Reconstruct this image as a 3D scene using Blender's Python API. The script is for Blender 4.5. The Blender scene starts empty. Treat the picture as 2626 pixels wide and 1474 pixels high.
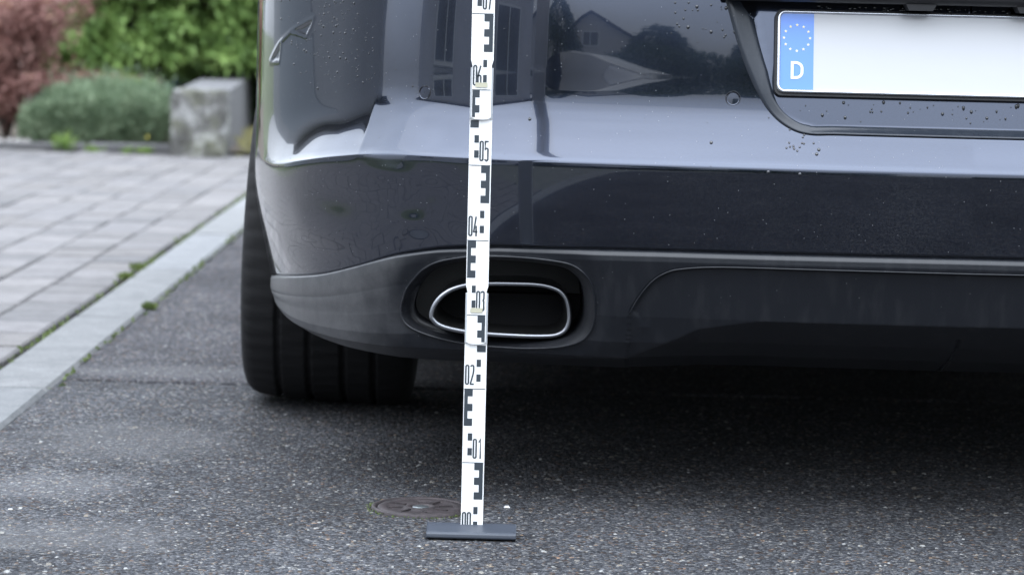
import bpy, math, random
import numpy as np
from mathutils import Vector, Matrix
PI = math.pi; R = math.radians
random.seed(7); rng = np.random.default_rng(7)
SC = bpy.context.scene
COL = SC.collection

# ------------------------------------------------------------------ camera
FPX, CAMH, PITCH, ROLL = 6600.0, 0.696, math.atan(691 / 6600.0), R(1.4)
cF = Vector((0, math.cos(PITCH), -math.sin(PITCH)))
cU0 = Vector((0, math.sin(PITCH), math.cos(PITCH))); cR0 = Vector((1, 0, 0))
cR = math.cos(ROLL) * cR0 + math.sin(ROLL) * cU0
cU = -math.sin(ROLL) * cR0 + math.cos(ROLL) * cU0
cam = bpy.data.cameras.new('camera'); camo = bpy.data.objects.new('camera', cam); COL.objects.link(camo)
M3 = Matrix((cR, cU, -cF)).transposed()
camo.matrix_world = Matrix.Translation((0, 0, CAMH)) @ M3.to_4x4()
cam.sensor_width = 36.0; cam.lens = FPX / 2626 * 36; cam.clip_end = 600; cam.clip_start = 0.05
cam.dof.use_dof = True; cam.dof.focus_distance = 3.47; cam.dof.aperture_fstop = 6.5
SC.camera = camo

def aty(px, py, Y):          # measured photo point -> world point at depth Y
    d = cF + cR * (px - 1313) / FPX + cU * (737 - py) / FPX
    return Vector((0, 0, CAMH)) + d * (Y / d.y)

# ------------------------------------------------------------------ world, sun, exposure
SUN_EL, SUN_AZ = R(58), R(215)     # azimuth measured from +Y, clockwise: behind the camera, to the left
w = bpy.data.worlds.new('World'); SC.world = w; w.use_nodes = True
nt = w.node_tree; nt.nodes.clear()
def N(nt, t, **k):
    n = nt.nodes.new(t)
    for a, b in k.items(): setattr(n, a, b)
    return n
def L(nt, a, b): nt.links.new(a, b)
def math_(nt, op, a, b=None, c=None, clamp=False):
    n = N(nt, 'ShaderNodeMath', operation=op, use_clamp=clamp)
    for i, v in enumerate((a, b, c)):
        if v is None: continue
        if isinstance(v, (int, float)): n.inputs[i].default_value = v
        else: L(nt, v, n.inputs[i])
    return n.outputs[0]
def mixc(nt, f, a, b, mode='MIX'):
    n = N(nt, 'ShaderNodeMix', data_type='RGBA', blend_type=mode)
    for i, v in ((0, f), (6, a), (7, b)):
        if isinstance(v, (int, float)): n.inputs[i].default_value = v
        elif isinstance(v, tuple): n.inputs[i].default_value = (*v, 1)
        else: L(nt, v, n.inputs[i])
    return n.outputs[2]
sky = N(nt, 'ShaderNodeTexSky', sky_type='NISHITA'); sky.sun_disc = False
sky.sun_elevation = SUN_EL; sky.sun_rotation = SUN_AZ; sky.air_density = 1.3; sky.dust_density = 3.0
tc = N(nt, 'ShaderNodeTexCoord'); sep = N(nt, 'ShaderNodeSeparateXYZ'); L(nt, tc.outputs['Generated'], sep.inputs[0])
up = math_(nt, 'MAXIMUM', sep.outputs[2], 0.0)
over = math_(nt, 'MULTIPLY_ADD', math_(nt, 'POWER', up, 0.85), 0.82, 0.18)              # overcast sky: the zenith about three times the horizon
mp = N(nt, 'ShaderNodeMapping'); mp.inputs['Scale'].default_value = (1.6, 1.6, 4.0); L(nt, tc.outputs['Generated'], mp.inputs[0])
nz = N(nt, 'ShaderNodeTexNoise'); nz.inputs['Scale'].default_value = 1.7; nz.inputs['Detail'].default_value = 5; L(nt, mp.outputs[0], nz.inputs[0])
cl = math_(nt, 'MULTIPLY_ADD', nz.outputs[0], 0.5, 0.75)
lum = math_(nt, 'MULTIPLY', math_(nt, 'MULTIPLY', over, cl), 29.0)
cc = N(nt, 'ShaderNodeVectorMath', operation='SCALE'); cc.inputs[0].default_value = (0.83, 0.91, 1.03); L(nt, lum, cc.inputs['Scale'])
skc = mixc(nt, 0.93, sky.outputs[0], cc.outputs[0])
bg = N(nt, 'ShaderNodeBackground'); bg.inputs[1].default_value = 0.15; L(nt, skc, bg.inputs[0])
out = N(nt, 'ShaderNodeOutputWorld'); L(nt, bg.outputs[0], out.inputs[0])
sl = bpy.data.lights.new('sun', 'SUN'); sl.energy = 0.6; sl.angle = R(85); sl.color = (1, .96, .9)
so = bpy.data.objects.new('sun', sl); COL.objects.link(so)
sd = Vector((math.sin(SUN_AZ) * math.cos(SUN_EL), math.cos(SUN_AZ) * math.cos(SUN_EL), math.sin(SUN_EL)))
so.rotation_euler = sd.to_track_quat('Z', 'Y').to_euler()
SC.view_settings.view_transform = 'Standard'; SC.view_settings.look = 'None'
SC.view_settings.exposure = 0.55; SC.view_settings.gamma = 1.0
SC.cycles.max_bounces = 8; SC.cycles.use_denoising = True

# ------------------------------------------------------------------ helpers
def tag(o, label=None, cat=None, group=None, kind=None):
    if label: o['label'] = label
    if cat: o['category'] = cat
    if group: o['group'] = group
    if kind: o['kind'] = kind
    return o
def empty(name, loc=(0, 0, 0), label=None, cat=None, group=None, parent=None):
    o = bpy.data.objects.new(name, None); COL.objects.link(o); o.location = loc; o.empty_display_size = .1
    if parent: o.parent = parent
    return tag(o, label, cat, group)
def link(name, me, mat=None, parent=None, loc=None):
    o = bpy.data.objects.new(name, me); COL.objects.link(o)
    if mat and not me.materials: me.materials.append(mat)
    if parent:
        o.parent = parent
    if loc is not None: o.location = loc
    return o
def mesh(name, vs, fs, mat=None, smooth=False):
    me = bpy.data.meshes.new(name); me.from_pydata([tuple(v) for v in vs], [], fs)
    if mat: me.materials.append(mat)
    if smooth: me.polygons.foreach_set('use_smooth', [True] * len(me.polygons))
    me.update(); return me
def fast(name, V, F, mat=None, smooth=False):      # numpy arrays; F all quads or all tris
    V = np.asarray(V, dtype=np.float32).reshape(-1, 3); F = np.asarray(F, dtype=np.int32)
    me = bpy.data.meshes.new(name); n, k = F.shape
    me.vertices.add(len(V)); me.vertices.foreach_set('co', V.ravel())
    me.loops.add(n * k); me.loops.foreach_set('vertex_index', F.ravel())
    me.polygons.add(n); me.polygons.foreach_set('loop_start', np.arange(0, n * k, k, dtype=np.int32))
    if smooth: me.polygons.foreach_set('use_smooth', np.ones(n, dtype=bool))
    if mat: me.materials.append(mat)
    me.update(calc_edges=True); me.validate(); return me
class MB:
    def __init__(s): s.v = []; s.f = []
    def add(s, vs, fs):
        b = len(s.v); s.v += [tuple(v) for v in vs]; s.f += [tuple(i + b for i in f) for f in fs]; return s
    def box(s, x0, x1, y0, y1, z0, z1):
        return s.add([(x0,y0,z0),(x1,y0,z0),(x1,y1,z0),(x0,y1,z0),(x0,y0,z1),(x1,y0,z1),(x1,y1,z1),(x0,y1,z1)],
                     [(0,3,2,1),(4,5,6,7),(0,1,5,4),(1,2,6,5),(2,3,7,6),(3,0,4,7)])
    def cbox(s, x0, x1, y0, y1, z0, z1, c):       # box with a chamfered top
        return s.add([(x0,y0,z0),(x1,y0,z0),(x1,y1,z0),(x0,y1,z0),(x0,y0,z1-c),(x1,y0,z1-c),(x1,y1,z1-c),(x0,y1,z1-c),
                      (x0+c,y0+c,z1),(x1-c,y0+c,z1),(x1-c,y1-c,z1),(x0+c,y1-c,z1)],
                     [(0,3,2,1),(0,1,5,4),(1,2,6,5),(2,3,7,6),(3,0,4,7),(4,5,9,8),(5,6,10,9),(6,7,11,10),(7,4,8,11),(8,9,10,11)])
    def prism(s, poly, a, b, axis='x'):           # poly in the other two axes, extruded from a to b
        n = len(poly)
        mk = {'x': lambda p, t: (t, p[0], p[1]), 'y': lambda p, t: (p[0], t, p[1]), 'z': lambda p, t: (p[0], p[1], t)}[axis]
        return s.add([mk(p, a) for p in poly] + [mk(p, b) for p in poly],
                     [tuple(range(n)), tuple(range(2 * n - 1, n - 1, -1))] + [(i, (i + 1) % n + 0, (i + 1) % n + n, i + n) for i in range(n)])
    def tube(s, pts, rad, n=8, closed=False, cap=True):
        pts = [Vector(p) for p in pts]; m = len(pts); rings = []; ref = None
        rr = rad if hasattr(rad, '__len__') else [rad] * m
        for i, p in enumerate(pts):
            a = pts[(i - 1) % m] if (closed or i) else p; b = pts[(i + 1) % m] if (closed or i < m - 1) else p
            t = (b - a).normalized()
            if ref is None: ref = Vector((0, 0, 1)) if abs(t.z) < .9 else Vector((1, 0, 0))
            u = t.cross(ref).normalized(); v_ = u.cross(t).normalized(); ref = v_
            rings.append([p + (u * math.cos(2 * PI * k / n) + v_ * math.sin(2 * PI * k / n)) * rr[i] for k in range(n)])
        vs = [q for r_ in rings for q in r_]; fs = []
        for i in range(m if closed else m - 1):
            j = (i + 1) % m
            fs += [(i*n+k, i*n+(k+1)%n, j*n+(k+1)%n, j*n+k) for k in range(n)]
        if cap and not closed: fs += [tuple(range(n))[::-1], tuple((m-1)*n + k for k in range(n))]
        return s.add(vs, fs)
    def lathe(s, prof, c=(0, 0, 0), axis='z', n=32):    # prof: (r, h)
        vs = []; m = len(prof)
        for r_, h in prof:
            for k in range(n):
                a = 2 * PI * k / n; x, y = r_ * math.cos(a), r_ * math.sin(a)
                p = (x, y, h) if axis == 'z' else ((x, h, y) if axis == 'y' else (h, x, y))
                vs.append((p[0] + c[0], p[1] + c[1], p[2] + c[2]))
        return s.add(vs, [(i*n+k, i*n+(k+1)%n, (i+1)*n+(k+1)%n, (i+1)*n+k) for i in range(m-1) for k in range(n)])
    def build(s, name, mat, parent=None, smooth=False, loc=None):
        return link(name, mesh(name, s.v, s.f, mat, smooth), None, parent, loc)
def grid(P, name, mat, parent, smooth=True, keep=None, loc=None):
    nu, nv = P.shape[:2]
    idx = np.arange(nu * nv).reshape(nu, nv)
    F = np.stack([idx[:-1, :-1], idx[1:, :-1], idx[1:, 1:], idx[:-1, 1:]], -1).reshape(-1, 4)
    if keep is not None: F = F[keep.reshape(-1)]
    return link(name, fast(name, P.reshape(-1, 3), F, mat, smooth), None, parent, loc)
def catmull(pts, n=8):
    pts = [np.array(p, float) for p in pts]; out_ = []
    P = [2 * pts[0] - pts[1]] + pts + [2 * pts[-1] - pts[-2]]
    for i in range(1, len(P) - 2):
        for k in range(n):
            t = k / n; a, b, c, d = P[i-1:i+3]
            out_.append(.5 * ((2*b) + (c-a)*t + (2*a-5*b+4*c-d)*t*t + (3*b-a-3*c+d)*t**3))
    out_.append(pts[-1]); return np.array(out_)
def closed_catmull(pts, n=6):
    pts = [np.array(p, float) for p in pts]; m = len(pts); o_ = []
    for i in range(m):
        a, b, c, d = pts[i-1], pts[i], pts[(i+1) % m], pts[(i+2) % m]
        for k in range(n):
            t = k / n; o_.append(.5 * ((2*b) + (c-a)*t + (2*a-5*b+4*c-d)*t*t + (3*b-a-3*c+d)*t**3))
    return np.array(o_)
def sstep(a, b, x): t = np.clip((x - a) / (b - a), 0, 1); return t * t * (3 - 2 * t)
def pip(pts, poly):      # points in polygon, vectorised
    x, y = pts[..., 0], pts[..., 1]; ins = np.zeros(x.shape, bool); n = len(poly)
    for i in range(n):
        x0, y0 = poly[i]; x1, y1 = poly[(i + 1) % n]
        if y0 == y1: continue
        c = ((y0 > y) != (y1 > y)) & (x < (x1 - x0) * (y - y0) / (y1 - y0) + x0); ins ^= c
    return ins
def dist_path(pts, path, closed=False):
    x = np.full(pts.shape[:-1], 1e9); m = len(path)
    for i in range(m if closed else m - 1):
        a = path[i]; b = path[(i + 1) % m]; d = b - a; L2 = d @ d + 1e-12
        t = np.clip(((pts - a) @ d) / L2, 0, 1); q = a + t[..., None] * d
        x = np.minimum(x, np.hypot(pts[..., 0] - q[..., 0], pts[..., 1] - q[..., 1]))
    return x

# ------------------------------------------------------------------ materials
def mat(name, col=(.5, .5, .5), rough=.5, metal=0.0, coat=0.0, coat_r=.03, spec=.5, **kw):
    m = bpy.data.materials.new(name); m.use_nodes = True; b = m.node_tree.nodes['Principled BSDF']
    b.inputs['Base Color'].default_value = (*col, 1); b.inputs['Roughness'].default_value = rough
    b.inputs['Metallic'].default_value = metal; b.inputs['Coat Weight'].default_value = coat
    b.inputs['Coat Roughness'].default_value = coat_r; b.inputs['Specular IOR Level'].default_value = spec
    for k, v in kw.items(): b.inputs[k].default_value = v
    return m
def P_(m): return m.node_tree.nodes['Principled BSDF']
def ramp(nt, fac, stops, interp='LINEAR'):
    n = N(nt, 'ShaderNodeValToRGB'); cr = n.color_ramp; cr.interpolation = interp
    while len(cr.elements) > 1: cr.elements.remove(cr.elements[-1])
    cr.elements[0].position = stops[0][0]; cr.elements[0].color = (*stops[0][1], 1)
    for p, c in stops[1:]:
        e = cr.elements.new(p); e.color = (*c, 1)
    L(nt, fac, n.inputs[0]); return n.outputs[0]
def objco(nt, scale=(1, 1, 1)):
    t = N(nt, 'ShaderNodeNewGeometry'); mpn = N(nt, 'ShaderNodeMapping'); mpn.inputs['Scale'].default_value = scale
    L(nt, t.outputs['Position'], mpn.inputs[0]); return mpn.outputs[0]
def noise(nt, co, sc, det=4, rough=.5, out='Fac'):
    n = N(nt, 'ShaderNodeTexNoise'); n.inputs['Scale'].default_value = sc; n.inputs['Detail'].default_value = det
    n.inputs['Roughness'].default_value = rough; L(nt, co, n.inputs[0]); return n.outputs[out]
def voro(nt, co, sc, out='Distance', feature='F1', rnd=1.0):
    n = N(nt, 'ShaderNodeTexVoronoi', feature=feature); n.inputs['Scale'].default_value = sc
    n.inputs['Randomness'].default_value = rnd; L(nt, co, n.inputs[0]); return n.outputs[out]
def bump(nt, h, st, dist, base=None):
    n = N(nt, 'ShaderNodeBump'); n.inputs['Strength'].default_value = st; n.inputs['Distance'].default_value = dist
    L(nt, h, n.inputs['Height'])
    if base: L(nt, base, n.inputs['Normal'])
    return n.outputs[0]
def grey(c): return (c, c, c)

def asphalt_mat(name, k=1.0, tint=(1, 1, 1)):
    m = mat(name, rough=.9, spec=.12); t = m.node_tree; b = P_(m); co = objco(t)
    wob = noise(t, co, 60, 2, out='Color')
    vadd = N(t, 'ShaderNodeMixRGB') if False else None
    vs = N(t, 'ShaderNodeVectorMath', operation='MULTIPLY_ADD'); L(t, wob, vs.inputs[0]); vs.inputs[1].default_value = (.006, .006, .006); L(t, co, vs.inputs[2])
    cell = voro(t, vs.outputs[0], 210, 'Color'); dst = voro(t, vs.outputs[0], 210, 'Distance')
    cell2 = voro(t, vs.outputs[0], 420, 'Color')
    s1 = N(t, 'ShaderNodeSeparateColor'); L(t, cell, s1.inputs[0]); s2 = N(t, 'ShaderNodeSeparateColor'); L(t, cell2, s2.inputs[0])
    base = ramp(t, s1.outputs[0], [(0, (.030, .030, .033)), (.45, (.060, .062, .067)), (.75, (.088, .090, .095)), (.92, (.115, .116, .12)), (.97, (.17, .165, .155)), (1, (.26, .25, .23))])
    tan = ramp(t, s1.outputs[1], [(0, (1, 1, 1)), (.88, (1, 1, 1)), (.93, (1.25, 1.0, .75)), (1, (1.3, .85, .6))])
    fine = ramp(t, s2.outputs[0], [(0, (.45, .45, .46)), (.6, (.9, .9, .9)), (1, (1.7, 1.7, 1.7))])
    c = mixc(t, 1.0, base, tan, 'MULTIPLY'); c = mixc(t, 1.0, c, fine, 'MULTIPLY')
    big = noise(t, co, 2.2, 4, .6); bigc = ramp(t, big, [(.3, grey(.72 * k)), (.52, grey(1.0 * k)), (.72, grey(1.35 * k))])
    c = mixc(t, 1.0, c, bigc, 'MULTIPLY'); c = mixc(t, 1.0, c, tint, 'MULTIPLY')
    sp_ = N(t, 'ShaderNodeSeparateXYZ'); L(t, co, sp_.inputs[0]); jit = noise(t, co, 7, 4, .65)
    def blob(cx, cy, rx, ry, lo=1.1, hi=.45):
        dx = math_(t, 'DIVIDE', math_(t, 'SUBTRACT', sp_.outputs[0], cx), rx); dy = math_(t, 'DIVIDE', math_(t, 'SUBTRACT', sp_.outputs[1], cy), ry)
        d = math_(t, 'ADD', math_(t, 'POWER', math_(t, 'ADD', math_(t, 'MULTIPLY', dx, dx), math_(t, 'MULTIPLY', dy, dy)), .5), math_(t, 'MULTIPLY_ADD', jit, 1.6, -.8))
        n = N(t, 'ShaderNodeMapRange'); L(t, d, n.inputs[0]); n.inputs[1].default_value = hi; n.inputs[2].default_value = lo; n.inputs[3].default_value = 1; n.inputs[4].default_value = 0; return n.outputs[0]
    worn = blob(-.62, 4.12, .20, .22)
    for q in ((-.72, 3.35, .35, .16), (-.60, 4.93, .5, .09), (-.66, 3.72, .14, .12), (.9, 3.15, .5, .08)): worn = math_(t, 'MAXIMUM', worn, blob(*q))
    c = mixc(t, math_(t, 'MULTIPLY', worn, .24), c, (.20, .20, .205))
    oil = math_(t, 'MAXIMUM', blob(-.26, 3.62, .16, .07), blob(.05, 3.50, .10, .04)); c = mixc(t, math_(t, 'MULTIPLY', oil, .30), c, (.03, .03, .032))
    L(t, c, b.inputs['Base Color'])
    h = math_(t, 'SUBTRACT', 1.0, math_(t, 'MULTIPLY', dst, 1.0)); h = math_(t, 'ADD', h, math_(t, 'MULTIPLY', s1.outputs[2], .7))
    h = math_(t, 'ADD', h, math_(t, 'MULTIPLY', s2.outputs[1], .35))
    L(t, bump(t, h, 1.0, .0022), b.inputs['Normal'])
    return m
ASPH = asphalt_mat('asphalt_near', .92, (.98, .99, 1.02)); ASPH2 = asphalt_mat('asphalt_far', 1.0, (1.0, .98, 1.02))

def stone_mat(name, c0, c1, sc=14, fine=260, bmp=.001):
    m = mat(name, rough=.85, spec=.3); t = m.node_tree; b = P_(m); co = objco(t)
    oi = N(t, 'ShaderNodeObjectInfo')
    n1 = noise(t, co, sc, 5, .6); n2 = noise(t, co, fine, 3, .7)
    c = ramp(t, n1, [(.3, c0), (.7, c1)])
    spk = ramp(t, n2, [(.3, grey(.65)), (.5, grey(1)), (.7, grey(1.35))]); c = mixc(t, 1.0, c, spk, 'MULTIPLY')
    rv = ramp(t, oi.outputs['Random'], [(0, (.80, .81, .84)), (.35, (.98, .96, .95)), (.7, (1.02, 1.02, 1.05)), (1, (1.22, 1.2, 1.2))])
    c = mixc(t, 1.0, c, rv, 'MULTIPLY')
    L(t, c, b.inputs['Base Color']); L(t, bump(t, n2, .8, bmp), b.inputs['Normal']); return m
PAVER = stone_mat('paver_stone', (.116, .111, .109), (.160, .154, .151)); KERB = stone_mat('kerb_concrete', (.130, .134, .135), (.186, .190, .190))
JOINT = stone_mat('joint_sand', (.07, .075, .06), (.14, .14, .12))
SOIL = stone_mat('soil', (.05, .04, .03), (.12, .1, .08), 6, 90, .006)

def concrete_mat():
    m = mat('weathered_concrete', rough=.9, spec=.2); t = m.node_tree; b = P_(m); co = objco(t)
    n1 = noise(t, co, 9, 6, .65); n2 = noise(t, co, 45, 5, .7); n3 = noise(t, co, 5, 3)
    c = ramp(t, n1, [(.32, (.07, .068, .06)), (.5, (.15, .148, .14)), (.64, (.42, .42, .41))])
    l = ramp(t, n2, [(.35, grey(.6)), (.6, grey(1.1))]); c = mixc(t, .7, c, l, 'MULTIPLY')
    g = ramp(t, n3, [(.5, grey(0)), (.7, grey(1))]); c = mixc(t, math_(t, 'MULTIPLY', g, .25), c, (.25, .27, .10))
    L(t, c, b.inputs['Base Color']); L(t, bump(t, n2, .9, .008), b.inputs['Normal']); return m
CONC = concrete_mat()
CONC2 = stone_mat('smooth_concrete', (.09, .09, .092), (.13, .13, .132), 4, 60, .001)

def paint_mat(name, base=(.028, .036, .058), dust=1.0):
    m = mat(name, base, .14, 1.0, 1.0, .012); t = m.node_tree; b = P_(m); co = objco(t)
    b.inputs['Coat IOR'].default_value = 1.55
    n1 = noise(t, co, 380, 2, .6); sp = voro(t, co, 230, 'Distance'); sc_ = voro(t, co, 230, 'Color')
    s = N(t, 'ShaderNodeSeparateColor'); L(t, sc_, s.inputs[0])
    dot = math_(t, 'MULTIPLY', math_(t, 'LESS_THAN', sp, .13), math_(t, 'GREATER_THAN', s.outputs[0], .93))
    film = ramp(t, noise(t, co, 3.0, 5, .65), [(.35, grey(.0)), (.75, grey(1))])
    fine = ramp(t, n1, [(.4, grey(0)), (.75, grey(1))])
    f = math_(t, 'MULTIPLY', math_(t, 'MULTIPLY', film, fine), .055 * dust)
    f = math_(t, 'MAXIMUM', math_(t, 'MULTIPLY', dot, .55 * dust), f)
    dif = N(t, 'ShaderNodeBsdfDiffuse'); dif.inputs[0].default_value = (.32, .33, .34, 1)
    mx = N(t, 'ShaderNodeMixShader'); L(t, f, mx.inputs[0]); L(t, b.outputs[0], mx.inputs[1]); L(t, dif.outputs[0], mx.inputs[2])
    o = t.nodes['Material Output']; L(t, mx.outputs[0], o.inputs[0]); return m
PAINT = paint_mat('dark_metallic_paint')
def plastic_mat(name, c, rough, scale=1.0, scuff=False):
    m = mat(name, c, rough, spec=.45); t = m.node_tree; b = P_(m); co = objco(t)
    n1 = noise(t, objco(t, (60, 60, 5)), 1.0, 4, .6); n2 = noise(t, co, 300, 2)
    sp = voro(t, co, 160, 'Distance'); sc_ = voro(t, co, 160, 'Color'); s = N(t, 'ShaderNodeSeparateColor'); L(t, sc_, s.inputs[0])
    dot = math_(t, 'MULTIPLY', math_(t, 'LESS_THAN', sp, .14), math_(t, 'GREATER_THAN', s.outputs[0], .95))
    f = math_(t, 'MULTIPLY', ramp(t, n1, [(.5, grey(0)), (.85, grey(1))]), .07 * scale)
    f = math_(t, 'MAXIMUM', math_(t, 'MULTIPLY', dot, .35 * scale), f)
    col = mixc(t, f, c, (.22, .22, .23))
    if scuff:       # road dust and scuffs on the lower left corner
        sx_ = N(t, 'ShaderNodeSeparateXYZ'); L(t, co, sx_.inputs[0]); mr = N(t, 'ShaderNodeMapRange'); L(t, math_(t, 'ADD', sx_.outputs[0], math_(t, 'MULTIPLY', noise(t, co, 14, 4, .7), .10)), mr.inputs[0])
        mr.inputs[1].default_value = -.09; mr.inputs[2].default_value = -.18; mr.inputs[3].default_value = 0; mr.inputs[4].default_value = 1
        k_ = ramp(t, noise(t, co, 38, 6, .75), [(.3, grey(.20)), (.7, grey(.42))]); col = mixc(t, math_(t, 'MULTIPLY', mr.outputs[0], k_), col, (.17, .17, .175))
    pass; L(t, col, b.inputs['Base Color'])
    L(t, bump(t, n2, .25, .0004), b.inputs['Normal']); return m
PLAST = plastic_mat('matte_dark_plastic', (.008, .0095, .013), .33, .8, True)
BLACKP = plastic_mat('black_plastic', (.012, .012, .014), .5, .4); RECP = plastic_mat('recess_plastic', (.010, .011, .014), .5, .5)
FOOTM = plastic_mat('grey_plastic', (.050, .058, .074), .45, .5)
VOID = mat('dark_cavity', (.006, .006, .007), .7, spec=.2)
RUBBER = plastic_mat('tyre_rubber', (.008, .008, .009), .8, .22)
CHROME = mat('brushed_steel', (.30, .31, .33), .30, 1.0); SOOT = mat('sooty_steel', (.03, .03, .03), .5, .5)
RIM = mat('alloy', (.35, .36, .38), .3, 1.0)
GLASSD = mat('tinted_glass', (.01, .012, .014), .05, 0, 1, .01)
REDL = mat('red_lens', (.25, .01, .01), .1, 0, 1)
WHITE = mat('white_staff', (.88, .88, .87), .42); t = WHITE.node_tree; L(t, mixc(t, ramp(t, noise(t, objco(t, (40, 40, 12)), 6.0, 6, .75), [(.5, grey(0)), (.8, grey(.35))]), (.88, .88, .87), (.45, .44, .40)), P_(WHITE).inputs['Base Color']); INK = mat('staff_ink', (.035, .045, .055), .45)
EDGEW = mat('staff_edge', (.42, .44, .46), .4); TAB = mat('yellowed_tab', (.50, .48, .36), .5)
PLW = mat('plate_white', (.47, .475, .49), .25, coat=.5); PLB = mat('plate_blue', (.10, .25, .72), .3, coat=.4)
STARC = mat('star_gold', (.85, .78, .40), .4); PLWL = mat('plate_letter_white', (.85, .86, .9), .4)
PLF = mat('plate_rim_chrome', (.66, .68, .72), .22, .85)

def leaf_mat(name, stops, sc=6.0, rough=.55, trans=.35):
    m = mat(name, rough=rough, spec=.3); t = m.node_tree; b = P_(m); co = objco(t)
    n1 = noise(t, co, sc, 3, .6); n2 = N(t, 'ShaderNodeTexWhiteNoise', noise_dimensions='3D')
    sn = N(t, 'ShaderNodeVectorMath', operation='SNAP'); L(t, co, sn.inputs[0]); sn.inputs[1].default_value = (.03, .03, .03); L(t, sn.outputs[0], n2.inputs[0])
    f = math_(t, 'MULTIPLY_ADD', n2.outputs['Value'], .25, math_(t, 'SUBTRACT', n1, .12))
    c = ramp(t, f, stops); L(t, c, b.inputs['Base Color'])
    tr = N(t, 'ShaderNodeBsdfTranslucent'); L(t, c, tr.inputs[0])
    mx = N(t, 'ShaderNodeMixShader'); mx.inputs[0].default_value = trans; L(t, b.outputs[0], mx.inputs[1]); L(t, tr.outputs[0], mx.inputs[2])
    L(t, mx.outputs[0], t.nodes['Material Output'].inputs[0]); return m
THUJA = leaf_mat('thuja_green', [(.25, (.07, .13, .04)), (.5, (.18, .29, .08)), (.75, (.33, .46, .15))])
MAPLE = leaf_mat('maple_red', [(.2, (.13, .065, .055)), (.5, (.27, .135, .115)), (.68, (.40, .25, .22)), (.8, (.38, .22, .10))])
LAV = leaf_mat('sage_leaf', [(.25, (.085, .13, .075)), (.5, (.17, .235, .14)), (.8, (.32, .39, .26))], 10)
GRASSM = leaf_mat('weed_green', [(.25, (.10, .18, .04)), (.8, (.26, .36, .10))], 20)
MOSSM = leaf_mat('moss', [(.25, (.06, .09, .03)), (.8, (.18, .23, .07))], 20)
DRYM = leaf_mat('dry_grass', [(.25, (.16, .15, .06)), (.8, (.34, .32, .14))], 20)
DARKH = leaf_mat('dark_hedge', [(.25, (.02, .04, .015)), (.8, (.06, .10, .035))], 5)
BARK = stone_mat('bark', (.04, .03, .025), (.10, .075, .06), 20, 60, .01)

# ------------------------------------------------------------------ ground, asphalt, kerb, paving
def sheet(name, x0, x1, y0, y1, z, m, kind='structure', nx=2, ny=2):
    X, Y = np.meshgrid(np.linspace(x0, x1, nx), np.linspace(y0, y1, ny), indexing='ij')
    P = np.stack([X, Y, np.full_like(X, z)], -1); o = grid(P, name, m, None, False); tag(o, kind=kind); return o
GM = stone_mat('garden_earth', (.05, .07, .03), (.10, .11, .06), 2, 40, .01)
sheet('ground', -150, 150, -150, 150, -.06, GM)
def asph_edge(y): return -.840 + .0035 * math.sin(y * 9.1) + .003 * math.sin(y * 23.7 + 1) - .0028 * (y - 4)
def asphalt_slab(name, ya, yb, m):
    ys = np.unique(np.r_[np.linspace(ya, yb, 40), np.linspace(max(ya, 2), min(yb, 12.5), 220)]); ts = np.r_[0, np.linspace(.0006, 1, 90) ** 1.6]
    T, Yg = np.meshgrid(ts, ys, indexing='ij'); E0 = np.array([asph_edge(y_) for y_ in ys])[None]; Xg = E0 + (14 - E0) * T
    wob = .004 * np.sin(Xg * 14) + .0025 * np.sin(Xg * 41 + 2)
    Yg = Yg + np.where(np.abs(Yg - 4.782) < .02, wob, 0); P = np.stack([Xg, Yg, np.zeros_like(Xg)], -1)
    sk = P[:1].copy(); sk[..., 2] = -.05; P = np.concatenate([sk, P], 0); e0 = P[:, :1].copy(); e0[..., 2] = -.05; e1 = P[:, -1:].copy(); e1[..., 2] = -.05
    o = grid(np.concatenate([e0, P, e1], 1), name, m, None, False); tag(o, kind='structure'); return o
asphalt_slab('asphalt_road', -40, 4.773, ASPH); asphalt_slab('asphalt_driveway', 4.789, 16.0, ASPH2)
sheet('driveway_bed', -4.2, 14, -40, 13.0, -.035, JOINT)
# paving rows run away from the camera, turned a third of a degree
pav = empty('paving_area'); tag(pav, kind='structure')
dirx = -.0075
def shear(x, y): return x + dirx * (y - 6)
PHI = 0.0
variants = []
for k in range(6):
    mb = MB(); j = lambda: random.uniform(-.0015, .0015)
    mb.cbox(-.0715 + j(), .0715 + j(), -.097 + j(), .097 + j(), -.03, 0, .004 + random.uniform(0, .002)); variants.append(mesh('paver', mb.v, mb.f, PAVER))
pv = []
x = -1.078
for r_ in range(17):
    off = random.uniform(0, .2); y = 1.2 + off
    while y < 12.36: pv.append((x, y)); y += .2
    x -= .149
vis = [p for p in pv if p[0] > -.2 * p[1] - .15 and p[1] > 4.6]
vis.sort(key=lambda p: p[1]); vset = set(vis[:300])
def place_paver(px_, py_):
    o = bpy.data.objects.new('paver', random.choice(variants)); COL.objects.link(o); o.parent = pav
    o.location = (shear(px_, py_), py_, .004 + random.uniform(-.0025, .0025)); o.rotation_euler = (random.gauss(0, .004), random.gauss(0, .006), random.gauss(0, .006) + .0075)
for p in pv:
    if p in vset: place_paver(*p)
mb = MB()
for (px_, py_) in pv:
    if (px_, py_) in vset: continue
    z = .004 + random.uniform(-.0025, .0025); sx = shear(px_, py_)
    mb.cbox(sx - .0715, sx + .0715, py_ - .097, py_ + .097, -.03, z, .005)
o = mb.build('paver_field', PAVER, pav); tag(o, kind='stuff')
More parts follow.
